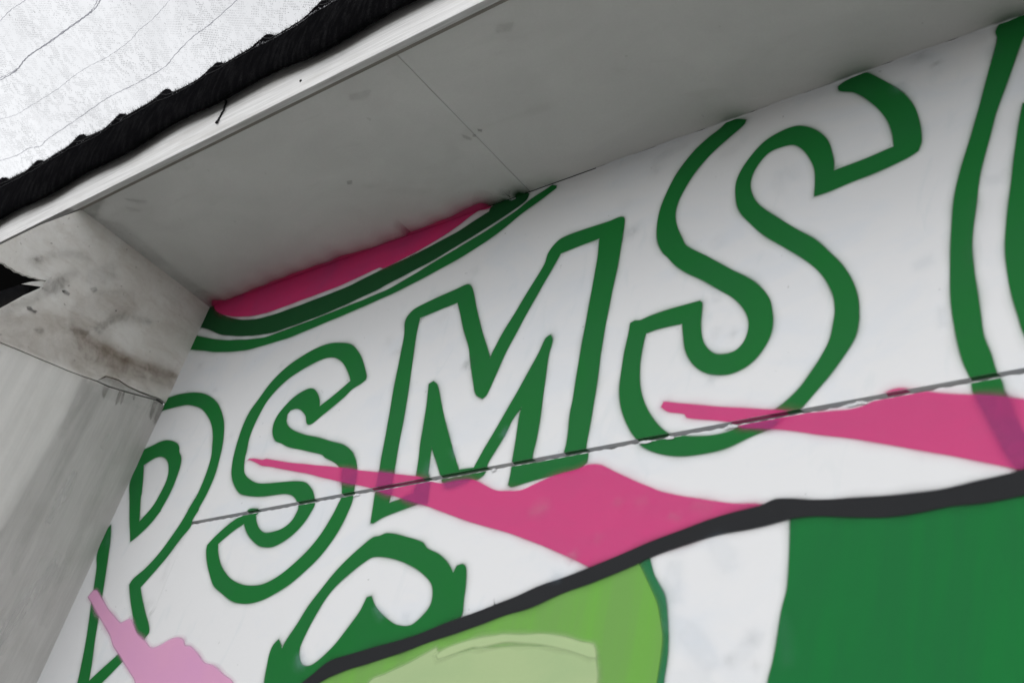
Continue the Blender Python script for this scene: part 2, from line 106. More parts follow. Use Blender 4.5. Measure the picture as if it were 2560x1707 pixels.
     [[(-2.1251, 2.2468), (-2.2046, 2.3821), (-2.1634, 2.4114), (-2.0785, 2.4318), (-1.9595, 2.4544), (-1.8755, 2.4755), (-1.7933, 2.4935), (-1.7125, 2.5177), (-1.6635, 2.5292), (-1.5505, 2.5612), (-1.4682, 2.5817), (-1.3858, 2.6013), (-1.3624, 2.5695), (-1.3391, 2.5361), (-1.3196, 2.5061), (-1.3043, 2.4703), (-1.2933, 2.4356), (-1.2902, 2.402), (-1.2877, 2.3543), (-1.2767, 2.2325)]]),
    ('painted_outline', 'dark green rim of the fruit', 'rim', 1, 1, 0,
     [[(-1.3925, 2.5945), (-1.3835, 2.6036), (-1.3559, 2.602), (-1.3372, 2.5647), (-1.3223, 2.5442), (-1.3058, 2.5215), (-1.2948, 2.4927), (-1.282, 2.4462), (-1.275, 2.4013), (-1.2727, 2.3538), (-1.2575, 2.2327), (-1.2864, 2.2325), (-1.2978, 2.3546), (-1.3004, 2.4024), (-1.3049, 2.4362), (-1.3148, 2.471), (-1.3302, 2.5069), (-1.3499, 2.537), (-1.3729, 2.568)]]),
    ('painted_highlight', 'pale green highlight on the fruit', 'pale', 0.8, 3, 0,
     [[(-2.0598, 2.2469), (-2.0218, 2.3766), (-1.9813, 2.3931), (-1.9267, 2.4116), (-1.8749, 2.4343), (-1.8532, 2.4441), (-1.8416, 2.4328), (-1.8157, 2.426), (-1.7858, 2.4313), (-1.7313, 2.4375), (-1.6861, 2.4364), (-1.6659, 2.4371), (-1.5892, 2.435), (-1.5143, 2.4289), (-1.4657, 2.4163), (-1.4347, 2.4084), (-1.422, 2.3736), (-1.4195, 2.3582), (-1.3943, 2.2319)]]),
    ('painted_highlight', 'pale green arc along the top of the highlight', 'pale', 0.85, 4, 0,
     [[(-1.8438, 2.4306), (-1.8189, 2.4429), (-1.7791, 2.4532), (-1.7385, 2.4588), (-1.6944, 2.462), (-1.6744, 2.4638), (-1.6268, 2.4598), (-1.5724, 2.4592), (-1.5202, 2.4503), (-1.4743, 2.4383), (-1.4445, 2.4309), (-1.4383, 2.4224), (-1.4334, 2.4083), (-1.4537, 2.4127), (-1.5025, 2.4274), (-1.5455, 2.4372), (-1.6076, 2.4465), (-1.6612, 2.4518), (-1.7315, 2.4446), (-1.7481, 2.4456), (-1.8007, 2.4327), (-1.8371, 2.4247)]]),
    ('painted_shape', 'solid deep green shape filling the lower right', 'greenbig', 1, 1, 0,
     [[(-1.0652, 2.6743), (-1.0639, 2.6465), (-1.0591, 2.592), (-1.0538, 2.5176), (-1.0592, 2.4758), (-1.0606, 2.4223), (-1.0636, 2.3821), (-1.0673, 2.3475), (-1.0444, 2.0491), (-0.1679, 2.1059), (-0.0702, 2.7634), (-0.3403, 2.7246), (-0.5609, 2.6701), (-0.6624, 2.6612), (-0.7742, 2.6522), (-0.8921, 2.6467), (-0.9992, 2.6632)]]),
    ('painted_outline', 'thick black line across the mural', 'black', 1, 4, 0,
     [[(-2.2445, 2.2466), (-2.2439, 2.3833), (-2.2151, 2.4036), (-2.1785, 2.4288), (-2.1325, 2.4401), (-2.0861, 2.4488), (-2.0249, 2.4589), (-1.9362, 2.4742), (-1.8809, 2.4896), (-1.8102, 2.5083), (-1.7726, 2.5173), (-1.717, 2.5316), (-1.7214, 2.5308), (-1.6685, 2.5451), (-1.6118, 2.5638), (-1.5548, 2.5769), (-1.4885, 2.5938), (-1.4194, 2.6148), (-1.3546, 2.6343), (-1.2909, 2.6507), (-1.2165, 2.6689), (-1.1307, 2.6798), (-1.1241, 2.6822), (-1.0972, 2.6903), (-1.0229, 2.6778), (-0.9356, 2.6703), (-0.8531, 2.6654), (-0.7941, 2.6657), (-0.7373, 2.6723), (-0.6627, 2.682), (-0.5945, 2.698), (-0.3384, 2.7498), (-0.1171, 2.782), (-0.1225, 2.7421), (-0.3419, 2.7036), (-0.5947, 2.6491), (-0.662, 2.6386), (-0.7176, 2.6339), (-0.7734, 2.6352), (-0.8309, 2.6301), (-0.8907, 2.6292), (-0.9323, 2.6345), (-1.0194, 2.6477), (-1.0642, 2.6489), (-1.1226, 2.64), (-1.2105, 2.634), (-1.2851, 2.6204), (-1.3534, 2.603), (-1.386, 2.5902), (-1.4644, 2.5663), (-1.5462, 2.5456), (-1.6293, 2.519), (-1.6884, 2.5078), (-1.7476, 2.4923), (-1.7892, 2.4819), (-1.8711, 2.4637), (-1.9547, 2.4426), (-2.042, 2.4232), (-2.1026, 2.4114), (-2.1565, 2.3968), (-2.1905, 2.3817), (-2.1925, 2.2467)]]),
    ('painted_shape', 'pale pink shape over the stem of the P', 'palepink', 0.96, 3, 0,
     [[(-3.3444, 2.6795), (-3.3312, 2.6954), (-3.3129, 2.692), (-3.2717, 2.6664), (-3.1947, 2.6206), (-3.1113, 2.5795), (-3.0956, 2.582), (-3.0706, 2.5874), (-3.0398, 2.568), (-3.0045, 2.542), (-2.9471, 2.5152), (-2.9072, 2.4966), (-2.8762, 2.4984), (-2.8349, 2.5159), (-2.8084, 2.5194), (-2.7773, 2.5112), (-2.7598, 2.4958), (-2.7316, 2.4912), (-2.6956, 2.4737), (-2.6495, 2.4468), (-2.6043, 2.4358), (-2.5528, 2.4128), (-2.5032, 2.391), (-2.3146, 2.2265), (-2.7514, 2.224), (-2.9073, 2.4033), (-2.958, 2.4366), (-3.0165, 2.4719), (-3.066, 2.501), (-3.0968, 2.5196), (-3.139, 2.5531), (-3.1949, 2.5883), (-3.2496, 2.6207), (-3.309, 2.6581)]]),
    ('paint_overlap', None, 'purple', 0.5, 3, 1,
     [[(-2.3715, 2.9541), (-2.3156, 2.9406), (-2.3026, 2.8999), (-2.3573, 2.9157)]]),
    ('paint_overlap', None, 'purple', 0.5, 3, 1,
     [[(-2.2249, 2.9221), (-2.1713, 2.909), (-2.1646, 2.8754), (-2.2148, 2.878)]]),
    ('paint_overlap', None, 'purple', 0.5, 3, 1,
     [[(-2.218, 2.8703), (-2.1569, 2.872), (-2.1537, 2.8491), (-2.1859, 2.8603)]]),
    ('paint_overlap', None, 'purple', 0.5, 3, 1,
     [[(-2.071, 2.8637), (-2.0316, 2.8657), (-2.0173, 2.8056), (-2.0513, 2.8133), (-2.1076, 2.8328), (-2.0732, 2.8384)]]),
    ('paint_overlap', None, 'purple', 0.5, 3, 1,
     [[(-1.9796, 2.8532), (-1.9372, 2.8533), (-1.8983, 2.8503), (-1.9117, 2.8457), (-1.9633, 2.8405)]]),
    ('paint_overlap', None, 'purple', 0.5, 3, 1,
     [[(-0.7433, 2.8384), (-0.6909, 2.8216), (-0.6693, 2.76), (-0.6506, 2.7179), (-0.6681, 2.6849), (-0.6791, 2.6972), (-0.7102, 2.7631)]]),
    ('paint_overlap', None, 'purple', 0.5, 3, 1,
     [[(-1.1976, 2.862), (-1.16, 2.8627), (-1.1202, 2.8593), (-1.1356, 2.8474)]]),
    ('paint_smudge', None, 'smudge', 0.096, 5, 0,
     [[(-1.5539, 3.6624), (-1.5636, 3.6765), (-1.5616, 3.6915), (-1.5441, 3.7033), (-1.5099, 3.7065), (-1.4835, 3.7137), (-1.4882, 3.7226), (-1.5164, 3.7193), (-1.5529, 3.7183), (-1.5735, 3.7041), (-1.5739, 3.6792), (-1.5585, 3.6592)]]),
    ('paint_smudge', None, 'smudge', 0.048, 5, 0,
     [[(-1.4928, 3.6331), (-1.4762, 3.6642), (-1.4615, 3.6835), (-1.4716, 3.6964), (-1.4923, 3.6816), (-1.5042, 3.6439)]]),
    ('paint_smudge', None, 'smudge', 0.06, 5, 0,
     [[(-1.3706, 3.6354), (-1.3533, 3.6344), (-1.335, 3.6386), (-1.3393, 3.6484), (-1.3597, 3.6488), (-1.375, 3.6452)]]),
    ('paint_smudge', None, 'smudge', 0.038, 5, 0,
     [[(-1.2118, 3.5222), (-1.2167, 3.4919), (-1.1961, 3.4537), (-1.1858, 3.4563), (-1.1986, 3.4877), (-1.199, 3.5137)]]),
    ('paint_smudge', None, 'smudge', 0.038, 5, 0,
     [[(-1.1803, 3.5098), (-1.1654, 3.4861), (-1.1546, 3.4933), (-1.1694, 3.5171)]]),
    ('paint_smudge', None, 'smudge', 0.084, 5, 0,
     [[(-1.5942, 3.4708), (-1.5835, 3.4787), (-1.5917, 3.4888), (-1.6024, 3.4809)]]),
    ('paint_smudge', None, 'bluesmudge', 0.045, 5, 0,
     [[(-1.3409, 3.3417), (-1.321, 3.3527), (-1.3383, 3.3786), (-1.3584, 3.3676)]]),
    ('paint_smudge', None, 'smudge', 0.038, 5, 0,
     [[(-1.635, 3.5643), (-1.617, 3.5816), (-1.6313, 3.5982), (-1.6494, 3.5808)]]),
    ('paint_smudge', None, 'bluesmudge', 0.096, 5, 0,
     [[(-1.2912, 2.9859), (-1.2817, 2.9809), (-1.2802, 2.9906), (-1.2897, 2.9957)]]),
    ('paint_smudge', None, 'bluesmudge', 0.064, 5, 0,
     [[(-1.3151, 3.1948), (-1.3, 3.1938), (-1.3084, 3.219), (-1.3238, 3.2201)]]),
    ('paint_smudge', None, 'smudge', 0.048, 5, 0,
     [[(-1.295, 3.0906), (-1.2902, 3.1145), (-1.2997, 3.1202), (-1.3044, 3.0963)]]),
    ('paint_smudge', None, 'smudge', 0.12, 5, 0,
     [[(-1.2515, 3.091), (-1.2492, 3.0951), (-1.2535, 3.0987), (-1.2557, 3.0947)]]),
    ('paint_smudge', None, 'bluesmudge', 0.09, 5, 0,
     [[(-1.3043, 2.5872), (-1.3075, 2.5525), (-1.2884, 2.5075), (-1.2688, 2.508), (-1.2773, 2.5498), (-1.2834, 2.5825)]]),
    ('paint_smudge', None, 'bluesmudge', 0.077, 5, 0,
     [[(-1.2895, 2.4621), (-1.2488, 2.4315), (-1.2224, 2.4065), (-1.1851, 2.3723), (-1.167, 2.3832), (-1.1957, 2.4248), (-1.2283, 2.4559), (-1.2786, 2.4805)]]),
    ('paint_smudge', None, 'bluesmudge', 0.064, 5, 0,
     [[(-1.1057, 2.4416), (-1.1355, 2.4107), (-1.1559, 2.3926), (-1.1429, 2.3777), (-1.1133, 2.3913), (-1.0896, 2.4296)]]),
    ('paint_smudge', None, 'bluesmudge', 0.058, 5, 0,
     [[(-1.2289, 2.6219), (-1.2058, 2.5863), (-1.1816, 2.5573), (-1.1607, 2.565), (-1.1766, 2.6007), (-1.2101, 2.6335)]]),
    ('paint_smudge', None, 'bluesmudge', 0.096, 5, 0,
     [[(-1.566, 2.5734), (-1.5643, 2.5836), (-1.5775, 2.5886), (-1.5792, 2.5784)]]),
    ('paint_smudge', None, 'bluesmudge', 0.045, 5, 0,
     [[(-1.2638, 2.3484), (-1.1846, 2.3482), (-1.1893, 2.3703), (-1.2692, 2.371)]]),
    ('paint_smudge', None, 'smudge', 0.096, 5, 0,
     [[(-1.1058, 2.4216), (-1.1046, 2.429), (-1.1094, 2.4305), (-1.1106, 2.4231)]]),
    ('paint_smudge', None, 'smudge', 0.096, 5, 0,
     [[(-1.1438, 2.3866), (-1.1435, 2.3918), (-1.1484, 2.3929), (-1.1487, 2.3877)]]),
    ('paint_smudge', None, 'smudge', 0.096, 5, 0,
     [[(-1.093, 2.3713), (-1.0894, 2.3774), (-1.0937, 2.3799), (-1.0972, 2.3739)]]),
    ('paint_smudge', None, 'bluesmudge', 0.112, 5, 0,
     [[(-1.9788, 2.5161), (-1.9621, 2.5138), (-1.9652, 2.5254), (-1.982, 2.5278)]]),
    ('paint_smudge', None, 'bluesmudge', 0.16, 5, 0,
     [[(-2.2923, 2.4472), (-2.2802, 2.4293), (-2.2608, 2.423), (-2.2567, 2.4314), (-2.2643, 2.4361), (-2.2786, 2.4491)]]),
    ('paint_smudge', None, 'bluesmudge', 0.128, 5, 0,
     [[(-2.0822, 2.55), (-2.0496, 2.528), (-2.0418, 2.5343), (-2.0743, 2.5563)]]),
    ('paint_smudge', None, 'smudge', 0.168, 5, 0,
     [[(-2.0274, 3.1881), (-2.0278, 3.2011), (-2.0374, 3.2054), (-2.037, 3.1923)]]),
    ('paint_smudge', None, 'smudge', 0.072, 5, 0,
     [[(-2.0259, 3.2091), (-2.0324, 3.1922), (-2.0231, 3.1862), (-2.0166, 3.2031)]]),
    ('paint_smudge', None, 'smudge', 0.06, 5, 0,
     [[(-2.1132, 3.5057), (-2.0961, 3.5068), (-2.1074, 3.524), (-2.1247, 3.523)]]),
    ('paint_smudge', None, 'smudge', 0.06, 5, 0,
     [[(-2.3649, 3.3413), (-2.3662, 3.3559), (-2.3776, 3.361), (-2.3763, 3.3464)]]),
    ('paint_smudge', None, 'smudge', 0.108, 5, 0,
     [[(-2.3218, 3.2969), (-2.3168, 3.3017), (-2.3268, 3.3099), (-2.3319, 3.305)]]),
    ('paint_smudge', None, 'smudge', 0.072, 5, 0,
     [[(-1.5982, 3.4757), (-1.5843, 3.4768), (-1.591, 3.4899), (-1.6051, 3.4889)]]),
    ('paint_smudge', None, 'smudge', 0.036, 5, 0,
     [[(-2.182, 3.3682), (-2.1574, 3.3858), (-2.1709, 3.3987), (-2.1957, 3.3811)]]),
    ('paint_smudge', None, 'smudge', 0.132, 5, 0,
     [[(-0.8988, 3.7344), (-0.8916, 3.7346), (-0.894, 3.7431), (-0.9013, 3.7429)]]),
    ('paint_smudge', None, 'smudge', 0.053, 5, 0,
     [[(-0.9287, 3.7276), (-0.8678, 3.709), (-0.8705, 3.7274), (-0.9317, 3.7464)]]),
    ('paint_smudge', None, 'smudge', 0.216, 5, 0,
     [[(-0.8578, 3.6947), (-0.8555, 3.6948), (-0.857, 3.7), (-0.8593, 3.6999)]]),
    ('paint_smudge', None, 'bluesmudge', 0.128, 5, 0,
     [[(-0.9439, 3.6601), (-0.9292, 3.6582), (-0.932, 3.6706), (-0.9468, 3.6725)]]),
    ('paint_smudge', None, 'bluesmudge', 0.08, 5, 0,
     [[(-0.7502, 3.667), (-0.7369, 3.6676), (-0.7429, 3.6914), (-0.7563, 3.6909)]]),
    ('paint_smudge', None, 'bluesmudge', 0.048, 5, 0,
     [[(-0.8644, 3.667), (-0.8466, 3.6633), (-0.8518, 3.6916), (-0.8697, 3.6954)]]),
    ('paint_smudge', None, 'bluesmudge', 0.08, 5, 0,
     [[(-0.8667, 3.1476), (-0.8394, 3.1539), (-0.8439, 3.1663), (-0.8713, 3.16)]]),
    ('paint_smudge', None, 'bluesmudge', 0.08, 5, 0,
     [[(-0.8172, 3.0388), (-0.8133, 3.0013), (-0.803, 2.9995), (-0.8067, 3.0367)]]),
    ('paint_smudge', None, 'bluesmudge', 0.064, 5, 0,
     [[(-0.7387, 3.3138), (-0.7157, 3.3103), (-0.7178, 3.325), (-0.7409, 3.3286)]]),
    ('paint_smudge', None, 'smudge', 0.053, 5, 0,
     [[(-0.7621, 3.277), (-0.7596, 3.2526), (-0.7643, 3.1321), (-0.7553, 3.1279), (-0.746, 3.2466), (-0.753, 3.2761)]]),
    ('paint_smudge', None, 'bluesmudge', 0.032, 5, 0,
     [[(-1.0615, 2.4586), (-1.0383, 2.3804), (-1.0295, 2.3814), (-1.0524, 2.4594)]]),
    ('paint_smudge', None, 'smudge', 0.096, 5, 0,
     [[(-3.2954, 3.4773), (-3.2972, 3.4873), (-3.31, 3.4926), (-3.3082, 3.4825)]]),
    ('paint_smudge', None, 'smudge', 0.084, 5, 0,
     [[(-2.8301, 3.37), (-2.8285, 3.374), (-2.8422, 3.3821), (-2.8439, 3.3781)]]),
    ('paint_smudge', None, 'smudge', 0.06, 5, 0,
     [[(-2.9435, 3.1468), (-2.9403, 3.1546), (-2.9578, 3.1637), (-2.961, 3.1559)]]),
    ('paint_smudge', None, 'smudge', 0.072, 5, 0,
     [[(-3.1453, 3.3481), (-3.1352, 3.352), (-3.1485, 3.3625), (-3.1586, 3.3586)]]),
    ('paint_smudge', None, 'bluesmudge', 0.064, 5, 0,
     [[(-3.3625, 2.8498), (-3.3696, 2.8725), (-3.3896, 2.8775), (-3.3824, 2.8547)]]),
    ('paint_smudge', None, 'smudge', 0.072, 5, 0,
     [[(-2.9991, 2.6081), (-2.9931, 2.6321), (-3.0097, 2.6379), (-3.0158, 2.6138)]]),
    ('paint_smudge', None, 'smudge', 0.144, 5, 0,
     [[(-2.9731, 2.598), (-2.9714, 2.5996), (-2.9806, 2.6041), (-2.9823, 2.6025)]]),
    ('paint_smudge', None, 'smudge', 0.06, 5, 0,
     [[(-2.9869, 2.7004), (-2.9916, 2.7946), (-2.9782, 2.8152), (-2.984, 2.818), (-3.0004, 2.7976), (-2.9928, 2.7021)]]),
    ('paint_smudge', None, 'bluesmudge', 0.128, 5, 0,
     [[(-1.984, 2.9462), (-1.9722, 2.9243), (-1.9643, 2.9241), (-1.9761, 2.946)]]),
    ('paint_smudge', None, 'bluesmudge', 0.144, 5, 0,
     [[(-1.8247, 2.955), (-1.8221, 2.9643), (-1.8322, 2.9699), (-1.8348, 2.9605)]]),
    ('paint_smudge', None, 'bluesmudge', 0.112, 5, 0,
     [[(-2.05, 2.9125), (-2.0519, 2.8961), (-2.0405, 2.8912), (-2.0387, 2.9075)]]),
    ('paint_smudge', None, 'pinklight', 0.14, 5, 0,
     [[(-1.6809, 2.74), (-1.6421, 2.7436), (-1.6463, 2.7513), (-1.6853, 2.7477)]]),
    ('paint_smudge', None, 'pinklight', 0.12, 5, 0,
     [[(-1.4658, 2.733), (-1.4521, 2.7257), (-1.4501, 2.7317), (-1.4638, 2.7391)]]),
    ('paint_smudge', None, 'pinklight', 0.12, 5, 0,
     [[(-1.5488, 2.6277), (-1.5427, 2.6164), (-1.5339, 2.6175), (-1.54, 2.6288)]]),
    ('paint_smudge', None, 'pinklight', 0.16, 5, 0,
     [[(-1.6807, 2.7387), (-1.6496, 2.7431), (-1.6552, 2.7523), (-1.6864, 2.748)]]),
    ('paint_smudge', None, 'pinklight', 0.2, 5, 0,
     [[(-1.3251, 2.6839), (-1.3016, 2.6734), (-1.3005, 2.6782), (-1.3241, 2.6888)]]),
    ('paint_smudge', None, 'pinklight', 0.16, 5, 0,
     [[(-1.2792, 2.6989), (-1.238, 2.6876), (-1.238, 2.6915), (-1.2793, 2.7028)]]),
    ('paint_smudge', None, 'pinklight', 0.1, 5, 0,
     [[(-1.4124, 2.7223), (-1.3893, 2.7205), (-1.3925, 2.732), (-1.4157, 2.7338)]]),
    ('paint_smudge', None, 'pinklight', 0.2, 5, 0,
     [[(-1.5484, 2.6263), (-1.5416, 2.6177), (-1.534, 2.6206), (-1.5407, 2.6291)]]),
    ('paint_smudge', None, 'pinklight', 0.12, 5, 0,
     [[(-1.4865, 2.6484), (-1.4831, 2.6584), (-1.4925, 2.6632), (-1.4959, 2.6531)]]),
    ('paint_smudge', None, 'smudge', 0.002, 5, 0,
     [[(-2.0324, 2.9432), (-1.8883, 2.9321), (-1.8899, 2.9357), (-2.0343, 2.9469)]]),
]
SIDE_MARKS = [
    ('stain', 'damp', 0.28, [[(1.4172, 3.2742), (1.5532, 3.3072), (1.7342, 3.376), (1.74, 3.1647), (1.7345, 2.9361), (1.7451, 2.4378), (1.5659, 2.3624), (1.3909, 2.6844), (1.4101, 2.7565), (1.415, 2.8584), (1.4252, 3.0878)]]),
    ('stain', 'palestreak', 0.5, [[(1.5187, 3.0093), (1.5295, 3.0042), (1.535, 2.9248), (1.525, 2.8318), (1.516, 2.8342), (1.5165, 2.9146)]]),
    ('stain', 'palestreak', 0.4, [[(1.5905, 2.7447), (1.6067, 2.7317), (1.5948, 2.6494), (1.5721, 2.5377), (1.5477, 2.4484), (1.5336, 2.4744), (1.5523, 2.5884), (1.5711, 2.6654)]]),
    ('stain', 'palestreak', 0.3, [[(1.5692, 3.1672), (1.5771, 3.1601), (1.5748, 3.1153), (1.5666, 3.1183)]]),
    ('stain', 'rust', 0.48, [[(1.3457, 3.4007), (1.382, 3.4062), (1.4449, 3.41), (1.4966, 3.4178), (1.5609, 3.4337), (1.6537, 3.4601), (1.6931, 3.4683), (1.6928, 3.458), (1.6136, 3.4336), (1.5444, 3.4151), (1.4749, 3.4007), (1.4098, 3.3909), (1.3613, 3.3895)]]),
    ('stain', 'rust', 0.28, [[(1.3379, 3.3782), (1.4098, 3.3909), (1.5223, 3.4078), (1.6632, 3.4412), (1.707, 3.4294), (1.6287, 3.4037), (1.4936, 3.3642), (1.4047, 3.3437), (1.3609, 3.3528)]]),
    ('stain', 'grime', 0.35, [[(1.3153, 3.3893), (1.3618, 3.4168), (1.3665, 3.4077), (1.3262, 3.3822)]]),
    ('stain', 'grime', 0.3, [[(1.3799, 3.4343), (1.3887, 3.4703), (1.4134, 3.5104), (1.4378, 3.5328), (1.4884, 3.556), (1.5332, 3.5721), (1.4855, 3.5411), (1.4398, 3.519), (1.4164, 3.4948), (1.3981, 3.452), (1.3946, 3.4297)]]),
    ('stain', 'rust', 0.2, [[(1.2967, 3.4946), (1.365, 3.5749), (1.4345, 3.6207), (1.4615, 3.578), (1.42, 3.5075), (1.367, 3.4352), (1.3116, 3.3916), (1.2872, 3.4381)]]),
    ('stain', 'rust', 0.26, [[(1.114, 3.2768), (1.1881, 3.3577), (1.2845, 3.4067), (1.3494, 3.3935), (1.4375, 3.3951), (1.5723, 3.4113), (1.6201, 3.3685), (1.5123, 3.3279), (1.3495, 3.2829), (1.1377, 3.233)]]),
    ('stain', 'grime', 0.22, [[(1.1249, 3.2565), (1.1686, 3.2917), (1.169, 3.2826), (1.1386, 3.2475), (1.1258, 3.2386)]]),
    ('stain', 'grime', 0.18, [[(1.0976, 3.5011), (1.1252, 3.5372), (1.184, 3.5978), (1.2333, 3.6255), (1.2588, 3.6244), (1.2346, 3.6136), (1.1819, 3.5834), (1.1308, 3.5265), (1.1132, 3.498)]]),
    ('stain', 'grime', 0.4, [[(1.1099, 3.513), (1.1237, 3.531), (1.1301, 3.5234), (1.1187, 3.5097)]]),
    ('stain', 'grime', 0.15, [[(1.2761, 3.591), (1.3299, 3.663), (1.353, 3.6281), (1.3207, 3.5628), (1.2879, 3.5589)]]),
    ('stain', 'spot', 0.75, [[(1.2282, 3.4771), (1.2363, 3.4845), (1.2529, 3.4852), (1.2536, 3.4792), (1.2407, 3.4762)]]),
    ('stain', 'spot', 0.75, [[(1.1586, 3.3654), (1.1691, 3.3715), (1.1777, 3.3685), (1.1908, 3.3716), (1.1886, 3.3653), (1.1758, 3.3633), (1.164, 3.3597)]]),
    ('stain', 'spot', 0.35, [[(1.2136, 3.3184), (1.232, 3.336), (1.2376, 3.3256), (1.2255, 3.3134)]]),
    ('stain', 'spot', 0.4, [[(1.3047, 3.5408), (1.3154, 3.5538), (1.3247, 3.5504), (1.3167, 3.5369)]]),
    ('stain', 'spot', 0.6, [[(1.4069, 3.5311), (1.4106, 3.5338), (1.4135, 3.5303), (1.409, 3.527)]]),
    ('stain', 'grime', 0.3, [[(1.1731, 3.4735), (1.1866, 3.4836), (1.2137, 3.5138), (1.2251, 3.4922), (1.2017, 3.4551), (1.1742, 3.4448), (1.1739, 3.4543)]]),
    ('stain', 'grime', 0.18, [[(1.0938, 3.3141), (1.1679, 3.4303), (1.2266, 3.5537), (1.2435, 3.5588), (1.1855, 3.4236), (1.1066, 3.2903)]]),
    ('stain', 'grime', 0.4, [[(1.5383, 3.306), (1.5456, 3.3076), (1.5489, 3.279), (1.5475, 3.2598), (1.5416, 3.2744)]]),
    ('stain', 'grime', 0.45, [[(1.5505, 3.3108), (1.5565, 3.3116), (1.5611, 3.2837), (1.5597, 3.2706), (1.5551, 3.2891)]]),
    ('stain', 'grime', 0.35, [[(1.4866, 3.2942), (1.5033, 3.2989), (1.5021, 3.2767), (1.502, 3.2584), (1.4937, 3.2683)]]),
    ('stain', 'grime', 0.35, [[(1.5873, 3.3219), (1.5941, 3.3247), (1.5944, 3.3079), (1.59, 3.3082)]]),
    ('stain', 'grime', 0.45, [[(1.658, 3.3435), (1.672, 3.3492), (1.672, 3.3257), (1.6734, 3.2863), (1.6673, 3.2918)]]),
    ('stain', 'grime', 0.4, [[(1.6789, 3.3489), (1.702, 3.354), (1.6975, 3.3323), (1.6921, 3.2824), (1.6852, 3.3029)]]),
    ('stain', 'grime', 0.12, [[(1.4301, 3.2637), (1.4582, 3.2759), (1.448, 3.1764), (1.4358, 3.0786), (1.4288, 3.0974), (1.4306, 3.1862)]]),
    ('stain', 'grime', 0.08, [[(1.4617, 3.2527), (1.4901, 3.2628), (1.4864, 3.0172), (1.4859, 2.7967), (1.4915, 2.6603), (1.4741, 2.7064), (1.4681, 2.9764)]]),
    ('stain', 'grime', 0.08, [[(1.6104, 3.2981), (1.6405, 3.3087), (1.6382, 3.0742), (1.6391, 2.8486), (1.6442, 2.5709), (1.6266, 2.5897), (1.6204, 2.8534)]]),
]
SOFFIT_MARKS = [
    ('stain', 'grime', 0.5, [[(-1.9703, 1.4512), (-1.9608, 1.4575), (-1.9664, 1.4621), (-1.9725, 1.4568)]]),
    ('stain', 'grime', 0.4, [[(-2.4616, 1.4451), (-2.446, 1.4486), (-2.4569, 1.4575), (-2.469, 1.4549)]]),
    ('stain', 'grime', 0.25, [[(-2.0217, 1.4484), (-2.008, 1.4701), (-2.0137, 1.4736), (-2.0254, 1.4589)]]),
    ('stain', 'grime', 0.4, [[(-1.9955, 1.4606), (-1.9879, 1.4642), (-1.9946, 1.4702), (-1.9996, 1.4666)]]),
    ('stain', 'grime', 0.16, [[(-1.701, 1.209), (-1.6619, 1.2188), (-1.6832, 1.2334), (-1.7129, 1.2233)]]),
    ('stain', 'grime', 0.16, [[(-2.2035, 1.2056), (-2.1413, 1.2182), (-2.1726, 1.2324), (-2.2157, 1.2175)]]),
    ('stain', 'grime', 0.2, [[(-3.2182, 1.1953), (-3.1873, 1.2131), (-3.1578, 1.2318), (-3.1935, 1.2177)]]),
    ('stain', 'grime', 0.2, [[(-3.2519, 1.2194), (-3.2178, 1.2526), (-3.2466, 1.2386)]]),
    ('stain', 'grime', 0.3, [[(-0.8624, 1.6279), (-0.8602, 1.6291), (-0.8616, 1.632), (-0.8637, 1.6309)]]),
    ('stain', 'grime', 0.18, [[(-3.4277, 1.2003), (-3.4394, 1.7097), (-3.3291, 1.6925), (-3.3605, 1.6108), (-3.3488, 1.2652)]]),
    ('stain', 'dust', 0.35, [[(-3.3294, 1.1507), (-3.2973, 1.1584), (-3.3668, 1.1862), (-3.4054, 1.2025), (-3.427, 1.1668)]]),
]
SOFFIT_PAINT = [
    ('painted_overspray', 'pinkdeep', 0.9, [[(-3.3944, 1.7005), (-3.3701, 1.6826), (-3.3226, 1.7008), (-3.2088, 1.6975), (-3.0476, 1.6947), (-2.9175, 1.6909), (-2.8005, 1.6948), (-2.7278, 1.6925), (-2.6212, 1.6999), (-2.4277, 1.7024), (-2.4536, 1.697), (-2.3507, 1.6936), (-2.2515, 1.6903), (-2.1826, 1.6829), (-2.1579, 1.6826), (-2.1423, 1.693), (-2.1379, 1.7022), (-2.1559, 1.7055), (-2.1909, 1.72), (-2.7051, 1.7399), (-3.0882, 1.7396), (-3.3881, 1.741)]]),
    ('painted_overspray', 'greendark', 0.9, [[(-2.138, 1.7059), (-2.1146, 1.6996), (-2.1003, 1.7003), (-2.0762, 1.6964), (-2.0653, 1.7084), (-2.0458, 1.7061), (-2.0362, 1.6924), (-2.0223, 1.6879), (-1.9987, 1.7054), (-2.0262, 1.7326), (-2.1026, 1.7322)]]),
    ('painted_overspray', 'green', 0.34, [[(-1.9379, 1.7076), (-1.9157, 1.7043), (-1.9076, 1.7113), (-1.9169, 1.7169)]]),
    ('painted_overspray', 'green', 0.345, [[(-1.3805, 1.7032), (-1.3704, 1.6947), (-1.345, 1.6943), (-1.3278, 1.7017), (-1.3293, 1.7128), (-1.3442, 1.7213), (-1.3793, 1.7181)]]),
    ('painted_overspray', 'green', 0.345, [[(-1.0958, 1.7063), (-1.0803, 1.6935), (-1.0502, 1.6922), (-1.0192, 1.6944), (-1.0062, 1.7032), (-1.0197, 1.7132), (-1.0623, 1.7166), (-1.0968, 1.7201)]]),
    ('painted_overspray', 'green', 0.45, [[(-0.7301, 1.6995), (-0.7085, 1.6915), (-0.6928, 1.6937), (-0.6776, 1.698), (-0.6572, 1.6992), (-0.6668, 1.7249), (-0.7109, 1.719), (-0.7372, 1.7176)]]),
]
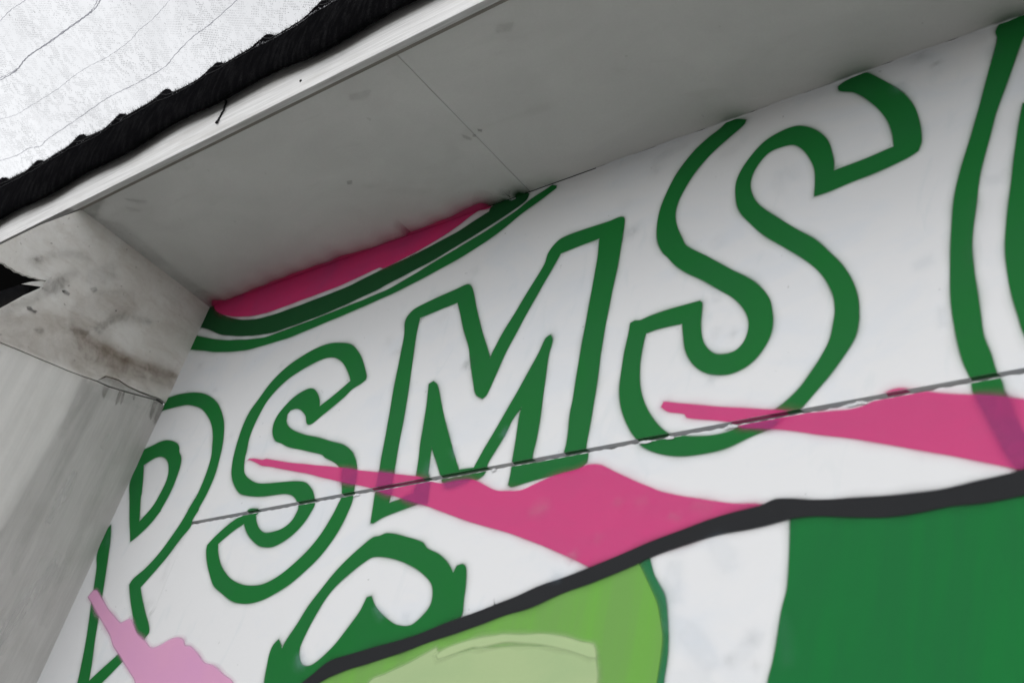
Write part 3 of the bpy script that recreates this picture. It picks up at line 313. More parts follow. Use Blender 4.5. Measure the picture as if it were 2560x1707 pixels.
UPPER = [(1.6999, 3.7531), (1.4763, 3.765), (1.1658, 3.7632), (1.0734, 3.62), (1.0011, 3.4854), (0.9626, 3.4157), (1.027, 3.4376), (1.0387, 3.442), (1.0524, 3.4401), (1.0648, 3.4434), (1.0784, 3.442), (1.0926, 3.4475), (1.107, 3.4491), (1.116, 3.455), (1.1264, 3.4559), (1.1369, 3.4621), (1.1492, 3.4656), (1.1716, 3.4764), (1.1701, 3.4714), (1.1695, 3.4493), (1.1542, 3.4242), (1.1386, 3.3991), (1.1148, 3.3531), (1.0938, 3.3141), (0.9982, 3.1447), (0.892, 3.1691), (1.142, 3.2249), (1.202, 3.2383), (1.2597, 3.2493), (1.3221, 3.2623), (1.3571, 3.269), (1.408, 3.2811), (1.4586, 3.2956), (1.4772, 3.3259), (1.5212, 3.3402), (1.5571, 3.34), (1.5995, 3.3474), (1.6411, 3.3572), (1.676, 3.367), (1.6999, 3.3642)]
LOWER = [(0.25, 3.0226), (1.143, 3.222), (1.203, 3.2354), (1.2606, 3.2466), (1.3229, 3.2596), (1.358, 3.2663), (1.4088, 3.2785), (1.4598, 3.2924), (1.5017, 3.2986), (1.5673, 3.3189), (1.624, 3.338), (1.6644, 3.3526), (1.6999, 3.3557), (1.6999, 0.01), (0.25, 0.01)]
FILLER = [(1.4589, 3.2951), (1.4816, 3.3234), (1.5228, 3.3352), (1.5582, 3.3346), (1.5999, 3.3415), (1.6438, 3.3519), (1.667, 3.3583), (1.6227, 3.3416), (1.5659, 3.3228), (1.5002, 3.3024)]
BACK = [(1.143, 3.283), (1.203, 3.2964), (1.2606, 3.3076), (1.3229, 3.3206), (1.358, 3.3273), (1.4088, 3.3395), (1.4598, 3.3534), (1.5017, 3.3596), (1.5673, 3.3799), (1.624, 3.399), (1.6644, 3.4136), (1.699, 3.4167), (1.699, 3.3067), (1.6644, 3.3036), (1.624, 3.289), (1.5673, 3.2699), (1.5017, 3.2496), (1.4598, 3.2434), (1.4088, 3.2295), (1.358, 3.2173), (1.3229, 3.2106), (1.2606, 3.1976), (1.203, 3.1864), (1.143, 3.173)]
FLAKE = [(1.1146, 3.4225), (1.1362, 3.447), (1.1598, 3.4685), (1.1755, 3.4778), (1.1708, 3.4534), (1.1412, 3.4376)]
BOARD = [(0.9484, 3.2112), (1.0683, 3.3611), (1.115, 3.4244), (1.1717, 3.4572), (1.1722, 3.4452), (1.1415, 3.383), (1.0966, 3.3088), (0.9933, 3.1301)]
NET_YARN = [([(-3.6197, 0.7805), (-3.5694, 0.7842), (-3.4618, 0.7859), (-3.3923, 0.7735), (-3.3361, 0.7686), (-3.2541, 0.7711), (-3.1936, 0.7699), (-3.1073, 0.767), (-3.0236, 0.7642), (-2.972, 0.7609), (-2.9393, 0.7542), (-2.8974, 0.7409)], 0.0017), ([(-3.5598, 0.7785), (-3.4568, 0.7829), (-3.3814, 0.7723), (-3.2508, 0.7689), (-3.1036, 0.7646), (-3.0206, 0.7622), (-2.9693, 0.7564), (-2.9059, 0.7364)], 0.0011), ([(-3.7933, 0.8818), (-3.6844, 0.9037), (-3.5828, 0.9049), (-3.4017, 0.9043), (-3.3046, 0.8973), (-3.2012, 0.8952), (-3.1019, 0.8992), (-2.9763, 0.8929), (-2.9147, 0.8811), (-2.8416, 0.8763), (-2.7393, 0.8586), (-2.6959, 0.8468)], 0.0007), ([(-4.005, 1.0053), (-3.9585, 1.0143), (-3.8597, 1.0276), (-3.7784, 1.0258), (-3.7236, 1.0396), (-3.6615, 1.0302), (-3.4949, 1.0229), (-3.3068, 1.0128), (-3.2227, 1.0121), (-3.1089, 1.0169), (-2.9697, 1.0167), (-2.8977, 1.0015), (-2.7869, 0.9829), (-2.7031, 0.9775), (-2.5507, 0.9572), (-2.5018, 0.9488)], 0.0012), ([(-3.3705, 0.6351), (-3.3249, 0.6396), (-3.2429, 0.6322), (-3.1695, 0.6339), (-3.1111, 0.6286)], 0.0009)]
THREAD = [(-2.765, 2.349), (-2.7374, 2.3183), (-2.7077, 2.2837), (-2.7012, 2.2631), (-2.6897, 2.2372), (-2.6983, 2.2299), (-2.6981, 2.2125), (-2.6954, 2.1909)]
NAIL = (-2.3387, 2.1964)
PUCKER = [-4.094, -3.84, -3.572, -3.327, -3.073, -2.809, -2.576, -2.343]

# ---------------------------------------------------------------- helpers
COL = C.collection
HZ = CAMZ + H            # underside of the soffit, metres above the ground

def nt(mat):
    mat.use_nodes = True
    t = mat.node_tree
    t.nodes.clear()
    return t

def N(t, kind, **kw):
    n = t.nodes.new(kind)
    for k, v in kw.items():
        setattr(n, k, v)
    return n

def coords(t, scale=(1, 1, 1), rot=(0, 0, 0)):
    g = N(t, 'ShaderNodeNewGeometry')
    m = N(t, 'ShaderNodeMapping')
    m.inputs['Scale'].default_value = scale
    m.inputs['Rotation'].default_value = rot
    t.links.new(g.outputs['Position'], m.inputs['Vector'])
    return m.outputs['Vector']

def noise(t, vec, scale, detail=4, rough=.55, dist=0):
    n = N(t, 'ShaderNodeTexNoise')
    n.inputs['Scale'].default_value = scale
    n.inputs['Detail'].default_value = detail
    n.inputs['Roughness'].default_value = rough
    n.inputs['Distortion'].default_value = dist
    t.links.new(vec, n.inputs['Vector'])
    return n.outputs['Fac']

def ramp(t, fac, stops):
    r = N(t, 'ShaderNodeValToRGB')
    e = r.color_ramp.elements
    while len(e) < len(stops):
        e.new(.5)
    for el, (p, c) in zip(e, stops):
        el.position = p
        el.color = (c, c, c, 1) if not hasattr(c, '__len__') else (*c, 1)
    t.links.new(fac, r.inputs['Fac'])
    return r.outputs['Color']

def mix(t, fac, a, b, mode='MIX'):
    m = N(t, 'ShaderNodeMix', data_type='RGBA', blend_type=mode)
    for sock, v in ((m.inputs[0], fac), (m.inputs[6], a), (m.inputs[7], b)):
        if isinstance(v, (int, float)):
            sock.default_value = v
        elif isinstance(v, tuple):
            sock.default_value = (*v, 1)
        else:
            t.links.new(v, sock)
    return m.outputs[2]

def math_(t, op, a, b=0.0):
    m = N(t, 'ShaderNodeMath', operation=op)
    for i, v in enumerate((a, b)):
        if isinstance(v, (int, float)):
            m.inputs[i].default_value = v
        else:
            t.links.new(v, m.inputs[i])
    return m.outputs[0]

def finish(t, color, rough=.6, spec=.3, bump=None, bump_d=.001, bump_s=.3, alpha=None):
    p = N(t, 'ShaderNodeBsdfPrincipled')
    p.inputs['Roughness'].default_value = rough
    p.inputs['Specular IOR Level'].default_value = spec
    if isinstance(color, tuple):
        p.inputs['Base Color'].default_value = (*color, 1)
    else:
        t.links.new(color, p.inputs['Base Color'])
    if bump is not None:
        b = N(t, 'ShaderNodeBump')
        b.inputs['Strength'].default_value = bump_s
        b.inputs['Distance'].default_value = bump_d
        t.links.new(bump, b.inputs['Height'])
        t.links.new(b.outputs['Normal'], p.inputs['Normal'])
    out = N(t, 'ShaderNodeOutputMaterial')
    sh = p.outputs[0]
    if alpha is not None:
        tr = N(t, 'ShaderNodeBsdfTransparent')
        mx = N(t, 'ShaderNodeMixShader')
        if isinstance(alpha, float):
            mx.inputs[0].default_value = alpha
        else:
            t.links.new(alpha, mx.inputs[0])
        t.links.new(tr.outputs[0], mx.inputs[1])
        t.links.new(sh, mx.inputs[2])
        sh = mx.outputs[0]
    t.links.new(sh, out.inputs['Surface'])

MATS = {}
def material(name, fn):
    m = bpy.data.materials.new(name)
    fn(nt(m))
    MATS[name] = m
    return m

# ---------------------------------------------------------------- materials
def m_wall(t):
    big = noise(t, coords(t, (1.2, 1, 2.2), (0, .6, 0)), 2.6, 5, .6, .6)
    fine = noise(t, coords(t), 38, 5)
    smear = ramp(t, big, [(.50, 0), (.66, 1)])
    c = mix(t, math_(t, 'MULTIPLY', smear, .4), WHITE, (WHITE[0] * .86, WHITE[1] * .92, WHITE[2] * .99))
    sm2 = ramp(t, noise(t, coords(t, (3, 1, 1), (0, -.5, 0)), 5.2, 3, .5, 1.2), [(.60, 0), (.72, 1)])
    c = mix(t, math_(t, 'MULTIPLY', sm2, .20), c, (.44, .50, .53))
    c = mix(t, math_(t, 'MULTIPLY', ramp(t, fine, [(.3, 0), (.7, 1)]), .06), c, (.62, .63, .65))
    speck = ramp(t, noise(t, coords(t), 62, 1), [(.80, 0), (.815, 1)])
    c = mix(t, math_(t, 'MULTIPLY', speck, .45), c, (.25, .26, .26))
    finish(t, c, .5, .3, fine, .0012, .25)
material('white_wall_paint', m_wall)

def m_soffit(t):
    big = noise(t, coords(t, (1, 1.6, 1)), 3.2, 5, .6, .5)
    c = mix(t, ramp(t, big, [(.35, 0), (.68, 1)]), SOFFIT, tuple(v * .90 for v in SOFFIT))
    bl = ramp(t, noise(t, coords(t, (1.4, 4, 1)), 2.1, 4, .6, .8), [(.60, 0), (.75, 1)])
    c = mix(t, math_(t, 'MULTIPLY', bl, .17), c, (.30, .30, .27))
    fine = noise(t, coords(t), 160, 4, .7)
    c = mix(t, math_(t, 'MULTIPLY', ramp(t, fine, [(.3, 0), (.7, 1)]), .16), c, tuple(v * .7 for v in SOFFIT))
    sp = ramp(t, noise(t, coords(t), 46, 1), [(.79, 0), (.81, 1)])
    c = mix(t, math_(t, 'MULTIPLY', sp, .18), c, (.2, .2, .19))
    finish(t, c, .75, .2, fine, .0008, .3)
material('soffit_paint', m_soffit)

def m_return(t):
    st = noise(t, coords(t, (1, 9, .5)), 2.6, 5, .6, .3)
    c = mix(t, ramp(t, st, [(.35, 0), (.7, 1)]), SIDE, tuple(v * .84 for v in SIDE))
    fine = noise(t, coords(t), 120, 4, .7)
    c = mix(t, math_(t, 'MULTIPLY', ramp(t, fine, [(.3, 0), (.7, 1)]), .14), c, tuple(v * .75 for v in SIDE))
    cl = noise(t, coords(t), 5.5, 5, .6)
    c = mix(t, math_(t, 'MULTIPLY', ramp(t, cl, [(.48, 0), (.75, 1)]), .25), c, (.42, .40, .36))
    sp = ramp(t, noise(t, coords(t), 55, 1), [(.79, 0), (.81, 1)])
    c = mix(t, math_(t, 'MULTIPLY', sp, .4), c, (.2, .18, .16))
    finish(t, c, .65, .25, fine, .0009, .3)
material('side_wall_paint', m_return)

def m_stained(t):
    c0 = tuple(SIDE)
    cl = noise(t, coords(t, (1, 1.3, 1.3)), 4.2, 6, .68, .7)
    c = mix(t, ramp(t, cl, [(.40, 0), (.75, 1)]), c0, (.67, .64, .595))
    mo = noise(t, coords(t, (1, 1, 1)), 17, 6, .7, .4)
    c = mix(t, math_(t, 'MULTIPLY', ramp(t, mo, [(.52, 0), (.74, 1)]), .30), c, (.48, .44, .40))
    st = noise(t, coords(t, (1, 3.2, 9), (.45, 0, 0)), 3.0, 5, .65, .4)
    c = mix(t, math_(t, 'MULTIPLY', ramp(t, st, [(.50, 0), (.70, 1)]), .35), c, (.47, .42, .37))
    fine = noise(t, coords(t), 150, 4, .7)
    c = mix(t, math_(t, 'MULTIPLY', ramp(t, fine, [(.3, 0), (.7, 1)]), .16), c, tuple(v * .7 for v in SIDE))
    sp = ramp(t, noise(t, coords(t), 48, 2, .6), [(.70, 0), (.74, 1)])
    c = mix(t, math_(t, 'MULTIPLY', sp, .5), c, (.14, .12, .10))
    finish(t, c, .75, .15, fine, .001, .35)
material('stained_side_paint', m_stained)

def m_fascia(t):
    br = noise(t, coords(t, (1.4, 60, 60)), 3.0, 6, .65, .2)
    c = mix(t, ramp(t, br, [(.42, 0), (.68, 1)]), (.60, .60, .60), (.45, .45, .45))
    d = noise(t, coords(t, (.8, 5, 5)), 4.5, 5, .6)
    c = mix(t, math_(t, 'MULTIPLY', ramp(t, d, [(.46, 0), (.72, 1)]), .55), c, (.36, .35, .33))
    finish(t, c, .7, .12, br, .002, .5)
material('brushed_white_timber', m_fascia)

def m_raw(t):
    br = noise(t, coords(t, (2, 40, 40)), 3.0, 5, .6)
    finish(t, mix(t, br, (.30, .28, .25), (.16, .15, .13)), .8, .2, br, .001, .4)
material('bare_timber', m_raw)

def m_dark(t):
    br = noise(t, coords(t, (2, 10, 10)), 6.0, 5, .6)
    finish(t, mix(t, br, (.006, .006, .007), (.018, .018, .020)), .9, .05, br, .002, .4)
material('dark_timber', m_dark)

def m_cavity(t):
    finish(t, (.002, .002, .002), 1, .0)  # even near-black: the darkness of the void is put into the colour
material('void_darkness', m_cavity)

def m_filler(t):
    fine = noise(t, coords(t), 90, 5, .7)
    finish(t, mix(t, ramp(t, fine, [(.3, 0), (.75, 1)]), (.56, .56, .55), (.40, .39, .37)), .7, .2, fine, .002, .4)
material('grey_filler', m_filler)

def m_ground(t):
    n = noise(t, coords(t), 1.2, 6, .6)
    f = noise(t, coords(t), 30, 5, .6)
    finish(t, mix(t, ramp(t, n, [(.35, 0), (.65, 1)]), tuple(v * 1.12 for v in GROUND), tuple(v * .88 for v in GROUND)), .9, .2, f, .004, .5)
material('concrete_ground', m_ground)

def m_roof(t):
    finish(t, mix(t, noise(t, coords(t), 3, 4), (.34, .35, .36), (.26, .27, .28)), .5, .4)
material('roof_sheet_metal', m_roof)

def m_hem(t):
    w = noise(t, coords(t, (55, 3, 3), (0, 0, .3)), 3.5, 5, .65, .4)
    f = noise(t, coords(t), 520, 2, .6)
    f2 = noise(t, coords(t, (14, 3, 3), (0, 0, .3)), 5, 4, .6)
    c = mix(t, math_(t, 'MULTIPLY', ramp(t, f, [(.42, 0), (.68, 1)]), ramp(t, f2, [(.45, .1), (.7, 1)])), (.003, .003, .0035), (.022, .022, .023))
    finish(t, c, .9, .0, w, .002, .4)
material('black_knitted_hem', m_hem)

def m_thread(t):
    finish(t, (.012, .012, .014), .8, .2)
material('black_thread', m_thread)

def m_pale(t):
    finish(t, (.22, .22, .24), .6, .3)
material('pale_thread', m_pale)

def m_cord(t):
    f = noise(t, coords(t), 700, 1)
    finish(t, mix(t, f, (.30, .30, .38), (.60, .60, .70)), .8, .2, None, alpha=.5)
material('bunched_net_yarn', m_cord)

def m_net(t):
    # knitted shade cloth: thin black yarn with open gaps; only the yarn is opaque
    g = N(t, 'ShaderNodeNewGeometry')
    wob = N(t, 'ShaderNodeTexNoise'); wob.inputs['Scale'].default_value = 9; wob.inputs['Detail'].default_value = 3
    t.links.new(g.outputs['Position'], wob.inputs['Vector'])
    off = N(t, 'ShaderNodeVectorMath', operation='SCALE'); off.inputs['Scale'].default_value = .022
    t.links.new(wob.outputs['Color'], off.inputs[0])
    add = N(t, 'ShaderNodeVectorMath', operation='ADD')
    t.links.new(g.outputs['Position'], add.inputs[0]); t.links.new(off.outputs[0], add.inputs[1])
    mp = N(t, 'ShaderNodeMapping'); mp.inputs['Rotation'].default_value = (0, 0, NETROT)
    t.links.new(add.outputs[0], mp.inputs['Vector'])
    sp = N(t, 'ShaderNodeSeparateXYZ'); t.links.new(mp.outputs[0], sp.inputs[0])
    u, v = sp.outputs['X'], sp.outputs['Y']
    def wave(s, pitch, ph=0.0):
        return math_(t, 'SINE', math_(t, 'ADD', math_(t, 'MULTIPLY', s, 2 * math.pi / pitch), ph))
    row = math_(t, 'FLOOR', math_(t, 'DIVIDE', v, .0085))
    stag = math_(t, 'MULTIPLY', row, 2.3)
    a = math_(t, 'SINE', math_(t, 'ADD', math_(t, 'MULTIPLY', u, 2 * math.pi / .0048), stag))
    b = wave(v, .0085)
    dash = math_(t, 'MULTIPLY', math_(t, 'GREATER_THAN', a, .25), math_(t, 'GREATER_THAN', b, -.35))
    nz = N(t, 'ShaderNodeTexNoise'); nz.inputs['Scale'].default_value = 55; nz.inputs['Detail'].default_value = 3
    nz.inputs['Roughness'].default_value = .7
    mp2 = N(t, 'ShaderNodeMapping'); mp2.inputs['Scale'].default_value = (1, .55, 1)
    t.links.new(mp.outputs[0], mp2.inputs['Vector']); t.links.new(mp2.outputs[0], nz.inputs['Vector'])
    clump = math_(t, 'GREATER_THAN', nz.outputs['Fac'], .50)
    fold = N(t, 'ShaderNodeTexNoise'); fold.inputs['Scale'].default_value = 7; fold.inputs['Detail'].default_value = 2
    t.links.new(mp2.outputs[0], fold.inputs['Vector'])
    dens = ramp(t, fold.outputs['Fac'], [(.35, .35), (.65, 1.0)])
    al = math_(t, 'MULTIPLY', math_(t, 'MULTIPLY', dash, clump), dens)
    knot = math_(t, 'GREATER_THAN', noise(t, mp.outputs[0], 130, 1), .745)
    al = math_(t, 'MAXIMUM', al, math_(t, 'MULTIPLY', knot, .8))
    soft = noise(t, mp2.outputs[0], 3.4, 3, .55, 1.0)
    al = math_(t, 'ADD', math_(t, 'MULTIPLY', al, .56), math_(t, 'MULTIPLY', ramp(t, soft, [(.40, .05), (.68, 1)]), .10))
    finish(t, (.03, .03, .036), .8, .1, None, alpha=al)
material('knitted_shade_cloth', m_net)

def paint(name, col, streak=(1, 1, 1), amt=.12, alt=None, scale=6, rough=.55, patchy=0):
    def fn(t):
        n = noise(t, coords(t, streak), scale, 5, .6, .5)
        alt_ = alt or tuple(v * .8 for v in col)
        c = mix(t, math_(t, 'MULTIPLY', ramp(t, n, [(.4, 0), (.68, 1)]), amt * 4), col, alt_)
        at_ = N(t, 'ShaderNodeAttribute'); at_.attribute_name = 'cover'
        cov = at_.outputs['Fac']
        gr = ramp(t, noise(t, coords(t), 210, 3, .7), [(.3, 0), (.72, 1)])
        c = mix(t, math_(t, 'MULTIPLY', gr, .10), c, tuple(v * .72 for v in col))
        if patchy:
            pn = noise(t, coords(t, streak), 15, 6, .72, .6)
            pr = ramp(t, pn, [(.36, 1 - patchy), (.62, 1)])
            cov = math_(t, 'MULTIPLY', cov, pr)
        finish(t, c, rough, .04, noise(t, coords(t), 45, 4), .001, .2, alpha=cov)
    material(name, fn)
paint('green', (.012, .122, .030), amt=.12, alt=(.006, .138, .020), scale=4)
paint('greendark', (.010, .066, .021), amt=.10)
paint('greenbig', (.010, .125, .034), (4, 1, .6), .09, (.005, .178, .030), 3.2)
paint('rim', (.020, .142, .060), amt=.06)
paint('pink', (.57, .040, .185), (1, 1, 2.5), .12, (.49, .046, .18), 4)
paint('pinkdeep', (.54, .034, .140), amt=.16, alt=(.38, .045, .15))
paint('palepink', (.56, .285, .440), amt=.12, alt=(.52, .26, .46), scale=4)
paint('lime', (.138, .300, .072), (6, 1, .6), .14, (.128, .36, .045), 2.6)
paint('pale', (.41, .52, .28), (1, 1, 1.6), .14, (.34, .47, .25), 4)
paint('black', (.019, .020, .022), amt=.08)
paint('purple', (.30, .055, .20), amt=.10, alt=(.26, .07, .17), scale=9, patchy=.3)
paint('smudge', (.20, .23, .23), amt=.1, patchy=.5)
paint('bluesmudge', (.33, .45, .56), amt=.1, patchy=.4)
paint('pinklight', (.66, .26, .38), amt=.1, patchy=.5)
paint('damp', (.30, .298, .29), (1, 6, .4), .08, (.34, .338, .33), 3, .6, patchy=.25)
paint('palestreak', (.86, .86, .85), (1, 6, .4), .05, rough=.6, patchy=.5)
paint('rust', (.24, .165, .105), amt=.15, rough=.7, patchy=.5)
paint('grime', (.13, .115, .095), amt=.15, rough=.75, patchy=.7)
paint('spot', (.050, .045, .042), amt=.1, rough=.75, patchy=.8)
paint('dust', (.20, .19, .17), amt=.1, rough=.8, patchy=.4)

# ---------------------------------------------------------------- object helpers
def empty(name, loc, label, cat, group=None):
    o = bpy.data.objects.new(name, None)
    o.empty_display_size = .1
    COL.objects.link(o)
    o.location = loc
    o['label'] = label
    o['category'] = cat
    o['kind'] = 'thing'
    if group:
        o['group'] = group
    bpy.context.view_layer.update()
    return o

def link(name, me, mat, parent=None, label=None):
    o = bpy.data.objects.new(name, me)
    COL.objects.link(o)
    me.materials.append(MATS[mat])
    if parent is not None:
        o.parent = parent
        # world-space mesh data: undo the parents' offsets
        off = Vector((0, 0, 0)); p = parent
        while p is not None:
            off += p.location; p = p.parent
        for v in me.vertices:
            v.co -= off
    if label:
        o['label'] = label
    return o

def from_bm(name, bm, mat, parent=None, label=None, smooth=False):
    bmesh.ops.recalc_face_normals(bm, faces=bm.faces)
    me = bpy.data.meshes.new(name)
    bm.to_mesh(me); bm.free()
    if smooth:
        for p in me.polygons:
            p.use_smooth = True
    return link(name, me, mat, parent, label)

def box_bm(bm, x0, x1, y0, y1, z0, z1, bev=0):
    vs = [bm.verts.new((x, y, z)) for x in (x0, x1) for y in (y0, y1) for z in (z0, z1)]
    for f in ((0, 1, 3, 2), (4, 6, 7, 5), (0, 4, 5, 1), (2, 3, 7, 6), (0, 2, 6, 4), (1, 5, 7, 3)):
        bm.faces.new([vs[i] for i in f])
    if bev:
        bmesh.ops.bevel(bm, geom=bm.edges[:], offset=bev, segments=1, affect='EDGES')

def box(name, mat, parent, x0, x1, y0, y1, z0, z1, bev=.0015, label=None):
    bm = bmesh.new()
    box_bm(bm, x0, x1, y0, y1, z0, z1, bev)
    return from_bm(name, bm, mat, parent, label)

def slab(name, mat, parent, pts, to3, thick_dir, label=None):
    """extruded polygon: outline pts (2-D) on a plane, thickness along thick_dir"""
    bm = bmesh.new()
    a = [bm.verts.new(to3(p)) for p in pts]
    b = [bm.verts.new(to3(p) + thick_dir) for p in pts]
    tri = tessellate_polygon([[Vector((p[0], p[1], 0)) for p in pts]])
    for i, j, k in tri:
        if len({i, j, k}) == 3:
            try:
                bm.faces.new((a[i], a[j], a[k])); bm.faces.new((b[k], b[j], b[i]))
            except ValueError:
                pass
    n = len(pts)
    for i in range(n):
        j = (i + 1) % n
        bm.faces.new((a[i], b[i], b[j], a[j]))
    return from_bm(name, bm, mat, parent, label)

def tube_bm(bm, pts, r, sides=6):
    rings = []
    for i, p in enumerate(pts):
        d = (pts[min(i + 1, len(pts) - 1)] - pts[max(i - 1, 0)]).normalized()
        a = d.orthogonal().normalized(); b = d.cross(a)
        rr = r[i] if hasattr(r, '__len__') else r
        rings.append([bm.verts.new(p + (a * math.cos(q) + b * math.sin(q)) * rr)
                      for q in [2 * math.pi * k / sides for k in range(sides)]])
    for i in range(len(rings) - 1):
        for k in range(sides):
            bm.faces.new((rings[i][k], rings[i][(k + 1) % sides], rings[i + 1][(k + 1) % sides], rings[i + 1][k]))
    bm.faces.new(rings[0][::-1]); bm.faces.new(rings[-1])

def smooth_loop(pts, step=.006, corner=52):
    """closed Catmull-Rom through pts, keeping sharp corners"""
    P = [Vector(p) for p in pts]
    n = len(P)
    sharp = []
    for i in range(n):
        a = P[i] - P[i - 1]; b = P[(i + 1) % n] - P[i]
        ang = abs(a.angle_signed(b, 0)) if a.length > 1e-9 and b.length > 1e-9 else 0
        sharp.append(math.degrees(ang) > corner)
    out = []
    for i in range(n):
        p0, p1, p2, p3 = P[i - 1], P[i], P[(i + 1) % n], P[(i + 2) % n]
        L = (p2 - p1).length
        if L < 1e-6:
            continue
        m1 = (p2 - p1) if sharp[i] else (p2 - p0) * (L / ((p1 - p0).length + L)) 
        m2 = (p2 - p1) if sharp[(i + 1) % n] else (p3 - p1) * (L / ((p3 - p2).length + L))
        k = max(1, min(24, int(L / step)))
        for s in range(k):
            t_ = s / k
            h00 = 2 * t_**3 - 3 * t_**2 + 1; h10 = t_**3 - 2 * t_**2 + t_
            h01 = -2 * t_**3 + 3 * t_**2; h11 = t_**3 - t_**2
            out.append(p1 * h00 + m1 * h10 + p2 * h01 + m2 * h11)
    return out

RINGS = [(0, 1), (.0016, .55), (.0045, .17), (.010, .05), (.019, 0)]
EDGE = [(0, 1), (.003, .6), (.008, .18), (.016, 0)]
SMEAR = [(0, 1), (.004, .7), (.010, .3), (.022, 0)]
SOFT = [(0, 1), (.006, .62), (.014, .22), (.030, 0)]
SPRAY = [(0, 1), (.006, .68), (.015, .32), (.034, .10), (.065, 0)]

def area(l):
    return sum(a.x * b.y - b.x * a.y for a, b in zip(l, l[1:] + l[:1])) / 2

def paint_bm(contours, to3, alpha, rings, back):
    """flat coat of paint: filled outline plus a thin sprayed edge that fades out"""
    bm = bmesh.new()
    lay = bm.verts.layers.float.new('cover')
    loops = [smooth_loop(c) for c in contours]
    loops = [l if (area(l) > 0) == (i == 0) else l[::-1] for i, l in enumerate(loops)]
    xs_ = [q.x for q in loops[0]]; ys_ = [q.y for q in loops[0]]
    f = min(1, min(max(xs_) - min(xs_), max(ys_) - min(ys_)) / .07)      # small marks get a narrow edge
    if rings is SOFT:
        rings = [(w * f, a) for w, a in rings]
    flat = []
    allv = []
    for l in loops:
        vs = []
        for q in l:
            v = bm.verts.new(to3(q)); v[lay] = alpha
            vs.append(v)
        flat.append(vs); allv += vs
    for tri in tessellate_polygon([[Vector((q.x, q.y, 0)) for q in l] for l in loops]):
        if len(set(tri)) == 3:
            try:
                bm.faces.new([allv[i] for i in tri])
            except ValueError:
                pass
    for l, vs in zip(loops, flat):
        n = len(l)
        nor = []
        for i in range(n):
            d = l[(i + 1) % n] - l[i - 1]
            d = d.normalized() if d.length > 1e-9 else Vector((1, 0))
            nor.append(Vector((d.y, -d.x)))
        prev = vs
        for step_, (w, a) in enumerate(rings[1:], 1):
            cur = []
            for i in range(n):
                j = 1 + .3 * math.sin(l[i].x * 41 + l[i].y * 23) * math.sin(l[i].y * 37 - l[i].x * 19)
                v = bm.verts.new(to3(l[i] + nor[i] * w * j) + back * (.00003 * step_)); v[lay] = alpha * a
                cur.append(v)
            for i in range(n):
                k = (i + 1) % n
                bm.faces.new((prev[i], prev[k], cur[k], cur[i]))
            prev = cur
    return bm, loops

def cut(bm, co, no):
    """remove what lies on the positive side of a plane"""
    g = bm.verts[:] + bm.edges[:] + bm.faces[:]
    bmesh.ops.bisect_plane(bm, geom=g, plane_co=co, plane_no=no, clear_outer=True, dist=1e-6)

def bm_to_obj(name, bm, mat, parent, label):
    me = bpy.data.meshes.new(name)
    bm.to_mesh(me); bm.free()
    return link(name, me, mat, parent, label)

WALL = D
GT, GB = CAMZ + GAP + .0055, CAMZ + GAP - .0055     # upper and lower edge of the open joint
GD = .013                                          # depth of the joint
def rag(x):
    return .0008 * math.sin(x * 83) * math.sin(x * 31 + 1) + .0009 * math.sin(x * 211 + 2) - (.0016 if math.sin(x * 17.3) * math.sin(x * 47) > .62 else 0)

# ---------------------------------------------------------------- setting: ground
bm = bmesh.new()
vs = [bm.verts.new(p) for p in ((-60, -60, 0), (60, -60, 0), (60, 60, 0), (-60, 60, 0))]
bm.faces.new(vs)
g = from_bm('ground', bm, 'concrete_ground')
g['kind'] = 'structure'
g['label'] = 'grey concrete ground of the yard in front of the painted wall'

# ---------------------------------------------------------------- mural wall
XR = 3.0
wall = empty('mural_wall', (X0, D, 0), 'white wall panels painted with green outlined letters and pink strokes', 'wall')
box('wall_panel', 'white_wall_paint', wall, X0 - .006, XR, D, D + .016, GT, HZ - .0012, 0)
# lower panel with a slightly torn, uneven top edge
bm = bmesh.new()
zb = CAMZ + .02
xs = [XGAP + (XR - XGAP) * i / 900 for i in range(901)]
rows = []
for x in xs:
    zt = GB + rag(x)
    rows.append([bm.verts.new(p) for p in ((x, D, zb), (x, D, zt), (x, D + .016, zt + .0004), (x, D + .016, zb))])
for a, b in zip(rows, rows[1:]):
    for k in range(4):
        bm.faces.new((a[k], b[k], b[(k + 1) % 4], a[(k + 1) % 4]))
bm.faces.new(rows[0][::-1]); bm.faces.new(rows[-1])
from_bm('wall_panel', bm, 'white_wall_paint', wall)
box('wall_panel', 'white_wall_paint', wall, X0 - .006, XGAP - .0005, D, D + .016, zb, GT - .0001, 0)
box('wall_panel', 'white_wall_paint', wall, X0 - .006, XR, D, D + .016, .02, zb - .006, .001)
box('backing_board', 'bare_timber', wall, X0, XR, D + .0165, D + .10, 0, HZ + .3, .001)

def wp(layer):
    y = D - .0004 * layer
    return lambda q: Vector((q[0], y, q[1]))

